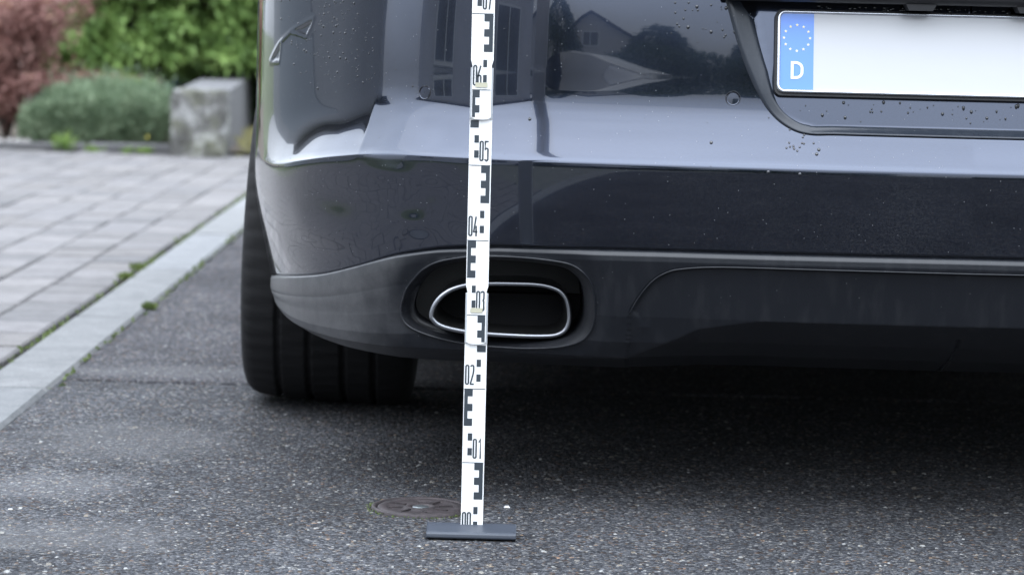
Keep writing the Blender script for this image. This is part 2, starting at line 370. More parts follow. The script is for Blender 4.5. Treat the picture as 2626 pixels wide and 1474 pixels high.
# flush kerb stones
kerb = empty('kerb_strip'); tag(kerb, kind='structure')
y = -2.23
while y < 12.4:
    l = 1.11 if y > 4 else .98; mb = MB(); g = .004
    xa, xb = shear(-.985, y), shear(-.850, y); xc, xd = shear(-.985, y + l), shear(-.850, y + l)
    zt = .006 + random.uniform(-.002, .002); c = .007
    y0, y1 = y + g, y + l - g
    vs = [(xa,y0,-.05),(xb,y0,-.05),(xd,y1,-.05),(xc,y1,-.05),(xa,y0,zt-c),(xb,y0,zt-c),(xd,y1,zt-c),(xc,y1,zt-c),(xa+c,y0+c,zt),(xb-c,y0+c,zt),(xd-c,y1-c,zt),(xc+c,y1-c,zt)]
    mb.add(vs, [(0,3,2,1),(0,1,5,4),(1,2,6,5),(2,3,7,6),(3,0,4,7),(4,5,9,8),(5,6,10,9),(6,7,11,10),(7,4,8,11),(8,9,10,11)])
    mb.build('kerb_stone', KERB, kerb); y += l
# bed behind, edging stones
sheet('garden_bed', -8, -1.30, 12.47, 19, .02, SOIL)
edg = empty('garden_edging', (0, 12.4, 0), 'low grey concrete edging along the foot of the plant bed', 'edging')
xx = -6.0
while xx < -1.66:
    xe = min(xx + .98, -1.66); mb = MB(); mb.cbox(xx + .004, xe - .004, 0, .055, -.05, .045 + random.uniform(-.004, .004), .008)
    mb.build('edging_stone', CONC2, edg); xx += .984

# ------------------------------------------------------------------ foliage helpers
def leaves(name, C, D, Lr, Wr, m, parent=None, droop=.3, smooth=False, seg=2):
    """many narrow blades: centres C (n,3), directions D (n,3), lengths, widths"""
    n = len(C); D = D / (np.linalg.norm(D, axis=1, keepdims=True) + 1e-9)
    A = rng.normal(size=(n, 3)); S = np.cross(D, A); S /= (np.linalg.norm(S, axis=1, keepdims=True) + 1e-9)
    Lr = np.broadcast_to(Lr, n)[:, None]; Wr = np.broadcast_to(Wr, n)[:, None]
    mid = C + D * Lr * .5; tip = C + D * Lr; tip[:, 2] -= droop * Lr[:, 0]; mid[:, 2] -= droop * Lr[:, 0] * .25
    V = np.stack([C, mid + S * Wr * .5, tip, mid - S * Wr * .5], 1).reshape(-1, 3)
    F = np.arange(4 * n).reshape(n, 4)
    return link(name, fast(name, V, F, m), None, parent)
def rdir(n, up=0.0):
    d = rng.normal(size=(n, 3)); d[:, 2] += up; return d / np.linalg.norm(d, axis=1, keepdims=True)

# conifer: crown of drooping sprays
def conifer(loc, rx, ry, z0, z1, nclump, label, seedoff=0, m=THUJA, nleaf=60, size=1.0, group=None):
    root = empty('conifer', loc, label, 'tree', group)
    mb = MB(); mb.tube([(0, 0, 0), (.02, 0, .4), (0, .02, 1.0), (.01, 0, z1 * .93)], [.075, .055, .045, .01], 10)
    mb.build('trunk', BARK, root, True)
    bm = MB(); Cs, Ds, Ls, Ws = [], [], [], []
    for k in range(nclump):
        a = rng.uniform(-PI, .35) if rng.random() < .8 else rng.uniform(0, PI); u = rng.uniform(0, 1) ** 1.5; z = z0 + (z1 - z0) * u
        tap = (1 - ((z - z0) / (z1 - z0)) ** 1.6) * .95 + .05; rr = rng.uniform(.55, 1.05) * tap
        low = sstep(0, .12, u); zz = z + rng.normal(0, .05) - (1 - low) * .0
        c = np.array([rx * rr * math.cos(a), ry * rr * math.sin(a), zz])
        if k % 6 == 0: bm.tube([(0, 0, max(.2, zz - .15)), (c[0] * .5, c[1] * .5, zz - .02), tuple(c)], [.014, .009, .003], 5)
        o_ = np.array([math.cos(a), math.sin(a), .1]); n = nleaf
        sp = o_ * rng.uniform(.03, .16, (n, 1)) * size + rng.normal(0, .045, (n, 3)) * size * np.array([1, 1, .5])
        sp[:, 2] -= (np.hypot(sp[:, 0], sp[:, 1]) ** 2) * 2.2
        Cs.append(c + sp); Ds.append(o_ * .8 + rng.normal(0, .55, (n, 3)) + np.array([0, 0, -.15])); Ls.append(rng.uniform(.045, .085, n) * size); Ws.append(rng.uniform(.016, .028, n) * size)
    bm.build('branches', BARK, root)
    leaves('crown', np.concatenate(Cs), np.concatenate(Ds), np.concatenate(Ls), np.concatenate(Ws), m, root, .35)
    return root
conifer((-2.16, 15.3, .02), 1.05, .75, .44, 3.0, 1500, 'bright green conifer behind the grey shrub, its dark trunk showing')
conifer((-1.15, 16.6, .02), .95, .8, .15, 3.0, 1300, 'green conifer beyond the concrete wall, close to the car')
conifer((-3.6, 16.6, .02), 1.05, .9, .25, 3.0, 1000, 'green conifer at the left edge behind the red maple')
# evergreen hedge further back closes the view
def hedge_row(name, x0, x1, y0, y1, h, n, label, m=DARKH, cat='hedge', leaf=(.05, .11)):
    root = empty(name, ((x0 + x1) / 2, (y0 + y1) / 2, 0), label, cat); cx, cy = (x0 + x1) / 2, (y0 + y1) / 2
    C = np.stack([rng.uniform(x0 - cx, x1 - cx, n), rng.uniform(y0 - cy, y1 - cy, n), h * rng.uniform(0.03, 1, n) ** .8], 1)
    wv = .12 * np.sin(C[:, 0] * 2.3) + .07 * np.sin(C[:, 0] * 5.1); C[:, 2] *= 1 + wv / h * 1.2
    leaves('foliage', C, rdir(n, .2), rng.uniform(*leaf, n), rng.uniform(leaf[0] * .6, leaf[1] * .6, n), m, root, .1)
    mb = MB()
    for k in range(max(4, int((x1 - x0) / .6))):
        xk = x0 - cx + (k + .5) * .6; mb.tube([(xk, 0, 0), (xk + .03, .03, h * .5), (xk - .03, 0, h * .9)], [.03, .02, .008], 5)
    mb.build('stems', BARK, root); return root
hedge_row('clipped_hedge', -9, 6, 21.0, 22.2, 2.4, 26000, 'dark evergreen hedge far behind the conifers')

# grey-leaved shrub
root = empty('grey_shrub', (-2.07, 12.95, .02), 'grey green lavender-like shrub spilling over the bed beside the concrete block', 'shrub')
n = 17000; a = rng.uniform(0, 2 * PI, n); u = rng.uniform(0, 1, n) ** .5; hx = .42 * u * np.cos(a); hy = .34 * u * np.sin(a)
top = .31 * np.sqrt(np.clip(1 - (np.abs(hx) / .46) ** 3.0, 0, 1)) * (1 - .35 * (hy / .4) ** 2) * (1 + .14 * np.sin(hx * 22 + 1) * np.cos(hy * 17)) * (1 - .22 * sstep(.05, .42, -hx))
C = np.stack([hx, hy, top * rng.uniform(.0, 1, n) ** .8 * (1 + .25 * (rng.random(n) < .06))], 1); D = rdir(n, 1.5) + np.stack([hx, hy, 0 * hx], 1) * 1.2
leaves('foliage', C, D, rng.uniform(.025, .055, n), rng.uniform(.006, .011, n), LAV, root, .15)
mb = MB()
for k in range(40):
    aa = rng.uniform(0, 2 * PI); rr = rng.uniform(.05, .33); mb.tube([(rr * .3 * math.cos(aa), rr * .3 * math.sin(aa), 0), (rr * math.cos(aa), rr * math.sin(aa), .2)], [.006, .003], 5)
mb.build('stems', BARK, root)
for (dx, dz) in ((.0, .11), (-.1, .30)):
    pass
fl = MB(); fl.lathe([(0.001, -.003), (.007, 0), (.005, .002), (.001, .003)], (0, 0, 0), 'y', 10)
f0 = fl.build('yellow_flower', mat('flower_yellow', (.75, .62, .08), .5), None, True); f0.location = aty(378, 352, 12.60); tag(f0, 'single small yellow flower at the front of the grey shrub', 'flower')
# yellow-green sprigs at the back of the shrub
def sprig(loc, h, n, m, label, cat='weed', name='weed', spread=.05, wl=(.05, .1), ww=(.006, .012), group=None):
    C = np.stack([rng.normal(0, spread * .35, n), rng.normal(0, spread * .35, n), rng.uniform(0, h * .4, n)], 1)
    D = rdir(n, 2.2); o_ = leaves(name, C, D, rng.uniform(wl[0], wl[1], n), rng.uniform(*ww, n), m, None, .12); o_.location = loc
    tag(o_, label, cat, group); return o_
sprig((-1.98, 13.25, .24), .16, 140, GRASSM, 'yellow green leafy shoots rising behind the grey shrub', 'plant', 'leafy_plant', .16)
sprig((-2.17, 12.37, .0), .1, 60, GRASSM, 'pale green weed growing over the edging, taller than its neighbours', spread=.05)
sprig((-2.03, 12.37, .0), .03, 34, GRASSM, 'low weed at the edging, right of the tall weed', spread=.04, wl=(.03, .05))
sprig((-1.86, 12.37, .0), .03, 30, GRASSM, 'small weed at the edging, second from the concrete block', spread=.04, wl=(.02, .045))
sprig((-1.78, 12.36, .0), .03, 40, GRASSM, 'tuft of weed at the edging nearest the concrete block', spread=.05, wl=(.03, .05))
n = 1500; C = np.stack([rng.uniform(-1.33, -1.0, n), rng.uniform(12.3, 13.6, n), rng.uniform(0, .08, n)], 1)
o = leaves('dry_grass', C, rdir(n, 1.8), rng.uniform(.05, .11, n), rng.uniform(.004, .009, n), DRYM, None, .2); tag(o, 'yellowish dry grass at the foot of the concrete wall', 'grass', kind='stuff')

# red maple
root = empty('japanese_maple', (-2.62, 13.25, .02), 'low red-leaved maple shrub at the left edge of the garden bed', 'shrub')
mb = MB(); tips = []
for k in range(20):
    aa = rng.uniform(0, 2 * PI); el = rng.uniform(.6, 1.35) if math.cos(aa) < .2 else rng.uniform(.9, 1.4); Lb = rng.uniform(.38, .72)
    e = Vector((math.cos(aa) * math.cos(el) * Lb, math.sin(aa) * math.cos(el) * Lb * .8, .2 + math.sin(el) * Lb))
    md = Vector((e.x * .4, e.y * .4, e.z * .55)); mb.tube([(0, 0, 0), (e.x * .08, e.y * .08, .14), md, e], [.02, .016, .009, .003], 6); tips.append((md, e))
mb.build('branches', BARK, root)
Cs = []; 
for md, e in tips:
    for t in np.linspace(.25, 1.12, 9):
        p = np.array(md) * (1 - t) + np.array(e) * t; Cs.append(p + rng.normal(0, .062, (62, 3)) * np.array([1, 1, .55]))
for q in ((.32, .1, .30), (.42, .1, .28), (.54, .1, .26), (.62, .1, .25), (.20, -.1, .3), (.12, -.25, .28), (.0, -.2, .18), (.25, -.1, .12), (.1, -.1, .15), (-.1, -.2, .25)):
    Cs.append(np.array(q) + rng.normal(0, .055, (330, 3)) * np.array([1, 1, .55]))
C = np.concatenate(Cs); n = len(C)
leaves('foliage', C, rdir(n, -.1), rng.uniform(.025, .05, n), rng.uniform(.010, .02, n), MAPLE, root, .2)
mb = MB()
# pale pebbles at its foot
for k in range(26):
    p = (rng.uniform(-2.75, -2.35), rng.uniform(12.55, 12.9), .03); mb.lathe([(.001, -.012), (.016, 0), (.012, .01), (.001, .014)], p, 'z', 7)
o = mb.build('pebbles', stone_mat('pebble', (.35, .33, .3), (.5, .48, .46)), None, True); tag(o, 'pale pebbles on the soil under the red maple', 'pebbles', kind='stuff')

# concrete wall: rough end block facing the camera, smooth flank
root = empty('concrete_wall', (-1.5, 12.2, 0), 'low weathered concrete garden wall with a rough lichen-stained end', 'wall')
def rough_block(name, x0, x1, y0, y1, z0, z1, m, parent, dx=0.0, amp=.006, cells=(14, 14, 18)):
    import bmesh
    bm = bmesh.new(); bmesh.ops.create_cube(bm, size=1)
    bmesh.ops.subdivide_edges(bm, edges=bm.edges[:], cuts=cells[0], use_grid_fill=True)
    for v in bm.verts:
        c = v.co.copy(); v.co = Vector((x0 + (c.x + .5) * (x1 - x0), y0 + (c.y + .5) * (y1 - y0), z0 + (c.z + .5) * (z1 - z0)))
        s_ = sum(abs(abs(q) - .5) < 1e-4 for q in c)
        ctr = Vector(((x0 + x1) / 2, (y0 + y1) / 2, (z0 + z1) / 2)); v.co += Vector((random.gauss(0, amp), random.gauss(0, amp), random.gauss(0, amp))) * .6
        if s_ >= 2: v.co += (ctr - v.co).normalized() * (amp * .7 + random.random() * amp)
        v.co.x += dx * (v.co.y - y0)
    me = bpy.data.meshes.new(name); bm.to_mesh(me); bm.free(); me.materials.append(m)
    me.polygons.foreach_set('use_smooth', [True] * len(me.polygons)); return link(name, me, None, parent)
rough_block('wall_end', -.135, .125, 0, .16, -.05, .318, CONC, root)
mb = MB(); y0 = .163; y1 = 9.0; sx = -.070
vs = []
for yy in (y0, y1):
    for (xx, zz) in ((-.128, -.05), (.12, -.05), (.12, .312), (-.128, .312)): vs.append((xx + sx * (yy - y0), yy, zz))
mb.add(vs, [(0,1,2,3),(4,7,6,5),(0,4,5,1),(1,5,6,2),(2,6,7,3),(3,7,4,0)]); mb.build('wall_run', CONC2, root)

# ------------------------------------------------------------------ joint moss and loose chips
n = 1500; yy = rng.uniform(4.6, 12.3, n); side = rng.random(n) < .6
dens = .5 + .5 * np.sin(yy * 3.1) * np.sin(yy * 7.7 + 1) + .35 * (np.abs(yy - 6.9) < .35)
keep = rng.random(n) < dens; yy = yy[keep]; side = side[keep]; n = len(yy)
xx = np.where(side, -.990, -.846) + dirx * (yy - 6) + rng.normal(0, .004, n)
o = leaves('joint_moss', np.stack([xx, yy, np.zeros(n)], 1), rdir(n, 1.4), rng.uniform(.008, .02, n), rng.uniform(.005, .01, n), MOSSM, None, .2)
tag(o, 'green moss growing in the joints beside the kerb stones', 'moss', kind='stuff')
for (yy, xs_, sz, lb) in ((6.86, -.995, .018, 'moss cushion in the paving joint at the kerb, farther of two'), (6.62, -.995, .016, 'moss cushion in the paving joint at the kerb, nearer of two'), (5.95, -.845, .02, 'weed tuft between kerb and asphalt')):
    sprig((shear(xs_, yy), yy, .0), sz, 150, MOSSM, lb, 'moss', 'moss_tuft', .022, (.008, .02), (.004, .008))

CHIPM = mat('stone_chip', rough=.6, spec=.4); t = CHIPM.node_tree
sn = N(t, 'ShaderNodeVectorMath', operation='SNAP'); L(t, objco(t), sn.inputs[0]); sn.inputs[1].default_value = (.009, .009, .2)
wn = N(t, 'ShaderNodeTexWhiteNoise', noise_dimensions='3D'); L(t, sn.outputs[0], wn.inputs[0])
L(t, ramp(t, wn.outputs['Value'], [(0, (.05, .05, .055)), (.4, (.07, .07, .07)), (.7, (.11, .11, .11)), (.82, (.17, .145, .11)), (.9, (.20, .20, .19)), (.97, (.26, .26, .25)), (1, (.36, .36, .35))]), P_(CHIPM).inputs['Base Color'])
n = 15000
cy = rng.uniform(2.9, 6.2, n); cx = rng.uniform(-.82, 1.5, n); sz = np.clip(rng.lognormal(-6.30, .34, n), .0010, .0050)
box = np.array([(-1,-1,-.3),(1,-1,-.3),(1,1,-.3),(-1,1,-.3),(-.6,-.7,.6),(.7,-.5,.5),(.5,.7,.65),(-.6,.5,.5)], float)
ang = rng.uniform(0, 2 * PI, n); B = box[None] * (1 + rng.normal(0, .18, (n, 8, 3))) * sz[:, None, None] * np.array([1, .8, .55])
ca, sa = np.cos(ang)[:, None], np.sin(ang)[:, None]
BX = B[..., 0] * ca - B[..., 1] * sa + cx[:, None]; BY = B[..., 0] * sa + B[..., 1] * ca + cy[:, None]; V = np.stack([BX, BY, B[..., 2] + .0002], -1)
fq = np.array([(4,5,6,7),(0,1,5,4),(1,2,6,5),(2,3,7,6),(3,0,4,7)]); F = (fq[None] + 8 * np.arange(n)[:, None, None]).reshape(-1, 4)
o = link('asphalt_chips', fast('asphalt_chips', V, F, CHIPM)); tag(o, 'loose pale stone chips scattered over the asphalt', 'gravel', kind='stuff')
def chip(px_, py_, s, m, label):
    d = cF + cR * (px_ - 1313) / FPX + cU * (737 - py_) / FPX; p = Vector((0, 0, CAMH)) + d * (-CAMH / d.z)
    mb = MB(); vs = [(q[0] * s * random.uniform(.8, 1.2), q[1] * s * random.uniform(.7, 1), (q[2] + .3) * s * .6) for q in box]
    mb.add(vs, [tuple(f) for f in fq] + [(3, 2, 1, 0)]); o = mb.build('stone_chip', m, None, False, p); tag(o, label, 'stone')
WST = mat('white_stone', (.6, .6, .62), .5)
chip(1068, 1284, .003, WST, 'white stone chip on the rim of the iron cap'); chip(1300, 1300, .0042, WST, 'white stone chip right of the staff, above the foot')
chip(1165, 1319, .0035, WST, 'grey stone chip between iron cap and staff foot')

# ------------------------------------------------------------------ iron valve cap
IRON = mat('rusty_iron', rough=.6, metal=.35); t = IRON.node_tree; co = objco(t)
L(t, ramp(t, noise(t, co, 70, 5, .7), [(.3, (.028, .025, .027)), (.55, (.058, .048, .050)), (.75, (.095, .078, .080))]), P_(IRON).inputs['Base Color'])
L(t, bump(t, noise(t, co, 260, 4, .7), .8, .001), P_(IRON).inputs['Normal'])
vc = empty('valve_cover', (-.122, 3.603, 0), 'small round rusty iron valve cap set in the asphalt left of the staff foot', 'valve cover')
MB().lathe([(.070, -.004), (.070, .0035), (.0675, .005), (.064, .004), (.063, .001)], n=64).build('rim', IRON, vc, True)
mb = MB().lathe([(.0615, -.004), (.0615, .0025), (.059, .004), (.050, .0042), (.048, .0022), (.024, .0020), (.022, .0042), (.016, .0042), (.0145, .001), (.001, .0008)], n=64)
mb.build('lid', IRON, vc, True)
for k in range(8):
    a = k * PI / 4 + .2; q = MB(); q.box(-.010, .010, -.0018, .0018, .002, .0045); o = q.build('rib', IRON, vc); o.location = (.036 * math.cos(a), .036 * math.sin(a), 0); o.rotation_euler = (0, 0, a)
MB().lathe([(.0125, .0008), (.0115, .0035), (.006, .0045), (.001, .0046)], n=24).build('plug', mat('dull_zinc', (.20, .22, .23), .35, .7), vc, True)
n = 320; a = rng.uniform(0, 2 * PI, n); rr = .071 + np.abs(rng.normal(0, .004, n))
o = leaves('cap_moss', np.stack([-.122 + rr * np.cos(a), 3.603 + rr * np.sin(a), np.zeros(n)], 1), rdir(n, 1.0), rng.uniform(.002, .006, n), rng.uniform(.001, .003, n), MOSSM, None, .2)
tag(o, 'thin dark moss around the rusty valve cap', 'moss', kind='stuff')

# ------------------------------------------------------------------ CAR
XC = .62
car = empty('car', (XC, 6.0, 0), 'dark metallic car seen from behind, its rear bumper dented at the left corner', 'car')
OFF = Vector((-XC, -6.0, 0))       # children coordinates = world + OFF
plan = [(0.62, 3.475), (0.35, 3.487), (0.1, 3.518), (-0.04, 3.551), (-0.14, 3.60), (-0.228, 3.672), (-0.302, 3.77), (-0.357, 3.89), (-0.397, 4.03), (-0.421, 4.16), (-0.434, 4.285)]
pl = catmull(plan, 30); seg = np.r_[0, np.cumsum(np.hypot(*np.diff(pl, axis=0).T))]; SL = seg[-1]
pts = [(0.62, 3.475)]
def plan_at(s):      # s: signed arc from the centre line, negative to the left
    a = np.abs(s); X = np.interp(a, seg, pl[:, 0]); Y = np.interp(a, seg, pl[:, 1])
    e = 4e-3; X2 = np.interp(np.minimum(a + e, SL), seg, pl[:, 0]); Y2 = np.interp(np.minimum(a + e, SL), seg, pl[:, 1])
    X1 = np.interp(np.maximum(a - e, 0), seg, pl[:, 0]); Y1 = np.interp(np.maximum(a - e, 0), seg, pl[:, 1])
    tx, ty = X2 - X1, Y2 - Y1; l = np.hypot(tx, ty); tx, ty = tx / l, ty / l
    nx, ny = -ty, tx                                     # inward normal for the left half
    nx, ny = np.where(ny < 0, -nx, nx), np.where(ny < 0, -ny, ny)
    nx = np.where((nx < 0), -nx, nx)
    m = s > 0
    X = np.where(m, 2 * XC - X, X); nx = np.where(m, -nx, nx)
    return X, Y, nx, ny
def s_of_X(x):       # left side arc for a given X on the rear face
    return -np.interp(-x, -pl[:, 0], seg)
# profile: tilt (degrees, + faces up) against height
tz = np.array([.30, .385, .45, .492, .5005, .5035, .508, .514, .535, .556, .572, .584, .598, .62, .66, .70, .74, .80, .90])
ta = np.array([-9, -8, -4.0, -2.0, 6, 44, 36, 31, 28, 24, 16, 7.5, 2.8, 1.7, 2.6, 4.0, 6, 9, 12.])
zz_ = np.linspace(.2, .95, 3001); slope = np.tan(np.radians(np.interp(zz_, tz, ta))); ins = np.cumsum(slope) * (zz_[1] - zz_[0]); ins -= np.interp(.5035, zz_, ins)
def prof(z): return np.interp(z, zz_, ins)
slopeS = np.tan(np.radians(np.interp(zz_, [.24, .30, .36, .42, .455, .47, .49, .53, .58, .66, .75, .85], [-14, -12, -9, -6, -3.5, -2, .5, 1.5, .5, .5, 1, 4.]))); insS = np.cumsum(slopeS) * (zz_[1] - zz_[0]); insS -= np.interp(.47, zz_, insS)
def iprof(z, s):
    side = sstep(1.0, 1.36, np.abs(s)); return prof(z) * (1 - side) + (np.interp(z, zz_, insS) + .002) * side
# plate recess outline (left half), outer edge: world X, z
rec = np.array([(aty(px_, py_, 3.5).x, aty(px_, py_, 3.5).z) for px_, py_ in ((1840, -110), (1868, 0), (1897, 110), (1925, 190), (1950, 245), (1980, 292), (2020, 325), (2070, 344), (2140, 352), (2300, 355), (2626, 363))])
rec = np.r_[rec, [(2 * XC - x_, z_) for x_, z_ in rec[::-1][1:]]] if False else rec
rec[-3:, 1] = rec[-4, 1]; recc = catmull([tuple(p) for p in rec], 6)
recf = np.r_[recc[recc[:, 0] < XC], [(XC, recc[-1, 1])]]; recfull = np.r_[recf, [(2 * XC - a_, b_) for a_, b_ in recf[::-1]]]
recpoly = np.r_[recfull, [(recfull[-1, 0], 1.2), (recfull[0, 0], 1.2)]]
RTOP = .722
def to_px(x, y, z):
    dx, dy, dz = x, y, z - CAMH; q = dx * cF.x + dy * cF.y + dz * cF.z
    return 1313 + FPX * (dx * cR.x + dy * cR.y + dz * cR.z) / q, 737 - FPX * (dx * cU.x + dy * cU.y + dz * cU.z) / q
def px_sz(px_, py_):      # photo measurement -> arc and height on the left half of the bumper
    ss = np.linspace(-SL, 0, 1200); z = .5
    for _ in range(6):
        X_, Y_, nx_, ny_ = plan_at(ss); i_ = iprof(z, ss)
        u, v = to_px(X_ + nx_ * i_, Y_ + ny_ * i_, z); k = np.argmin(np.abs(u - px_)); z += -(py_ - v[k]) * Y_[k] / FPX
    return float(ss[k]), float(z)
EMB = np.array([px_sz(px_, py_) for px_, py_ in ((692, 160), (716, 112), (752, 77), (806, 47), (798, 70), (785, 95), (768, 88), (745, 82), (722, 105), (716, 158))])
CREASE = px_sz(940, 330)
# height of the bumper's lower edge along the arc, from measured points
low = [px_sz(*p) for p in ((1274, 626), (1121, 633), (1019, 650), (917, 680), (860, 695), (815, 703), (770, 706), (730, 707), (697, 707))]
low = sorted([(0.0, .389), (.42, .387)] + [(abs(p[0]), p[1]) for p in low]); low.append((SL, low[-1][1] - .003))
lowa = np.array([p[0] for p in low]); lowz = np.array([p[1] for p in low])
def zlow(s):
    a = np.abs(s); return (np.interp(a - .02, lowa, lowz) + np.interp(a, lowa, lowz) * 2 + np.interp(a + .02, lowa, lowz)) / 4
def cdrop(s): return .036 * sstep(.78, 1.22, np.abs(s))
def chz(z): return (1 - sstep(.54, .68, z)) * sstep(.32, .45, z)
def bumper_pt(s, z, extra=None):
    X, Y, nx, ny = plan_at(s); a = np.abs(s)
    zr = z + cdrop(s) * chz(z); iz = iprof(zr, s)
    # recess for the plate
    P2 = np.stack([X, z], -1); inside = pip(P2, recpoly); d = np.where(inside, dist_path(P2, recfull), 0)
    wl = np.interp(z, [.55, .575, .62, .72], [.011, .014, .024, .032]); wl = np.where(np.abs(X - XC) < .22, .010, wl)
    t_ = np.clip(d / wl, 0, 1); floor = .036 + (z - .553) * math.tan(R(9)) - prof(z)
    flat = 3.475 + .043 + (z - .553) * math.tan(R(11))      # plane of the recess floor in Y
    iz = np.where(inside, iz + (flat - (Y + iz * ny)) * t_, iz)
    # damage, left corner: pushed-in shoulder with a standing crease, shallow hollow below
    left = (s < 0)
    def g(px_, py_, ws, wz, key={}):
        k_ = (px_, py_)
        if k_ not in key: key[k_] = px_sz(px_, py_)
        s0_, z0_ = key[k_]; return np.exp(-((s - s0_) / ws) ** 2 - ((z - z0_) / wz) ** 2)
    sc_, _z = CREASE
    dent = .0044 * g(865, 500, .11, .042) + .0030 * g(800, 640, .11, .020) - .0022 * g(1060, 575, .03, .016) + .0014 * g(1110, 490, .03, .02) - .0012 * g(990, 440, .035, .012) + .0008 * g(930, 590, .02, .02) - .0010 * g(770, 560, .04, .02)
    dent = dent + .0020 * g(880, 350, .07, .03) - .0022 * np.exp(-np.abs(s - sc_ + (z - .54) * .12) / .016) * sstep(.485, .515, z) * (1 - sstep(.54, .60, z))
    dent = dent + .0025 * g(1180, 560, .03, .03)
    dent = dent + .0003 * np.sin((s - z * .6) * 60) * g(1060, 480, .09, .05) + .00035 * np.sin(s * 48 + z * 30) * g(1000, 400, .08, .03)
    iz = iz + np.where(left, dent, 0)
    return X + nx * iz, Y + ny * iz, z
CREASE_DUMMY = 0
def seam_emboss(X, Yv, z, s):
    P2 = np.stack([s, z], -1); d = dist_path(P2, EMB, True); return np.where((s < 0), .0010 * np.exp(-(d / .0035) ** 2) - .0012 * pip(P2, EMB) * np.clip(d / .006, 0, 1), 0)
def a_ok(s): return np.abs(s) > .9
# grid of the bumper skin
su = np.unique(np.r_[np.linspace(-SL, -.30, 430), np.linspace(-.30, .30, 130), np.linspace(.30, SL, 260)])
vz = np.r_[np.linspace(0, 1, 46)[:-1]]      # from lower edge to .492
Zs = []
for v_ in vz: Zs.append(('rel', v_))
absz = np.r_[np.linspace(.492, .516, 26)[:-1], np.linspace(.516, .80, 130)]
S2, K = np.meshgrid(su, np.arange(len(vz) + len(absz)), indexing='ij')
zl = zlow(S2); Zg = np.where(K < len(vz), zl + (.492 - zl) * np.r_[vz, np.zeros(len(absz))][K], np.r_[np.zeros(len(vz)), absz][K])
Zg = Zg - cdrop(S2) * chz(Zg)
X, Y, Z = bumper_pt(S2, Zg)
emb = seam_emboss(X, Y, Z, S2); Xn, Yn, nxx, nyy = plan_at(S2); X = X - nxx * emb; Y = Y - nyy * emb
Pb = np.stack([X, Y, Z], -1)
# rolled-in lower lip
zlip = zlow(su); Xl, Yl, nxl, nyl = plan_at(su); base = Pb[:, 0, :]
r1 = base + np.stack([nxl * .006, nyl * .006, np.full_like(su, -.003)], -1); r2 = base + np.stack([nxl * .03, nyl * .03, np.full_like(su, -.004)], -1)
Pb = np.concatenate([r2[:, None], r1[:, None], Pb], 1)
Pl = Pb + np.array(OFF)
# open the top of the plate recess up to the boot lid
cen = (Pb[:-1, :-1] + Pb[1:, 1:]) / 2
keepf = ~((cen[..., 2] > RTOP + .03) & pip(cen[..., [0, 2]], recpoly))
bump_o = grid(Pl, 'rear_bumper', PAINT, car, True, keepf)
def surf_s_z(s, z):
    a_ = bumper_pt(np.array([s]), np.array([z])); return np.array([a_[0][0], a_[1][0], z])
def surf_n(s, z):
    p = surf_s_z(s, z); q = surf_s_z(s + .003, z) - p; r_ = surf_s_z(s, z + .002) - p; n_ = np.cross(q, r_); n_ /= np.linalg.norm(n_)
    if n_[1] > 0: n_ = -n_
    return p, n_
# wheel-arch lip of the bumper (thin light edge)
sE = -SL
lipz = np.linspace(float(zlow(np.array([sE]))[0]), .80, 40)
for sg in (-1, 1):
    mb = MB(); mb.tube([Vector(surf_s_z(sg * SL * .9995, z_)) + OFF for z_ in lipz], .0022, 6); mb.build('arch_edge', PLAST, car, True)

TRIM = plastic_mat('dusty_trim', (.020, .025, .034), .26, .8)
rp_ = catmull([tuple(p) for p in recfull[::4]] + [tuple(recfull[-1])], 6); tg = np.gradient(rp_, axis=0); tg /= np.hypot(*tg.T)[:, None]; nin = np.stack([-tg[:, 1], tg[:, 0]], -1)
wlr = np.interp(rp_[:, 1], [.55, .575, .62, .72], [.0115, .0145, .025, .033]); wlr = np.where(np.abs(rp_[:, 0] - XC) < .22, .0108, wlr)
tt_ = np.array([-.03, 0, .25, .5, .75, 1.0, 1.03]); RP = []
for t_ in tt_:
    q = rp_ + nin * (wlr * t_)[:, None]; xm = np.where(q[:, 0] > XC, 2 * XC - q[:, 0], q[:, 0]); ss_ = -np.interp(-xm, -pl[:, 0], seg); bx, by, bz = bumper_pt(ss_, q[:, 1])
    RP.append(np.stack([q[:, 0], by - (.0020 if 0 <= t_ <= 1 else -.001), q[:, 1]], -1))
RP = np.stack(RP, 1); RP = RP[RP[:, 0, 2] < .735]
grid(RP + np.array(OFF), 'plate_surround', TRIM, car)
# ---- lower apron (matte plastic)
def apron_pt(s, v):      # v 0..1
    zl = zlow(s); a = np.abs(s); X, Y, nx, ny = plan_at(s)
    zb = np.interp(a, [0, .6, .85, 1.0, SL], [.205, .205, .205, .212, .224])
    # key rows
    kv = np.array([0, .02, .045, .07, .09, .13, .30, .55, .75, .88, 1.0])
    kz = [0, -.000, -.0025, -.006, -.011]           # absolute drop at the ledge
    h = zl - zb
    sd0 = sstep(.60, .95, a); 
    zrel = (1 - .7 * sd0) * np.interp(v, kv, [0.002, .0005, -.0025, -.0065, -.0105, -.018, 0, 0, 0, 0, 0])
    zlin = -.018 + (v - .13) / .87 * (-(h - .018)); z = zl + np.where(v < .13, zrel, zlin)
    insv = np.interp(v, kv, [.030, .008, .0035, -.0015, -.0045, -.0048, .004, .016, .032, .052, .095]); insv = insv * (1 - .7 * sd0 * (1 - sstep(.13, .55, v)))
    insv = insv + iprof(zl, s)
    side = sstep(.62, 1.0, a); insv = insv - np.interp(v, [0, .3, .55, .75, .88, 1.0], [0, .003, .014, .028, .044, .072]) * side
    i_ = insv
    return X + nx * i_, Y + ny * i_, z
def a_end(v): return SL - .13 * np.clip((v - .2) / .8, 0, 1) ** 3 - .02 * np.clip((v - .1) / .9, 0, 1)
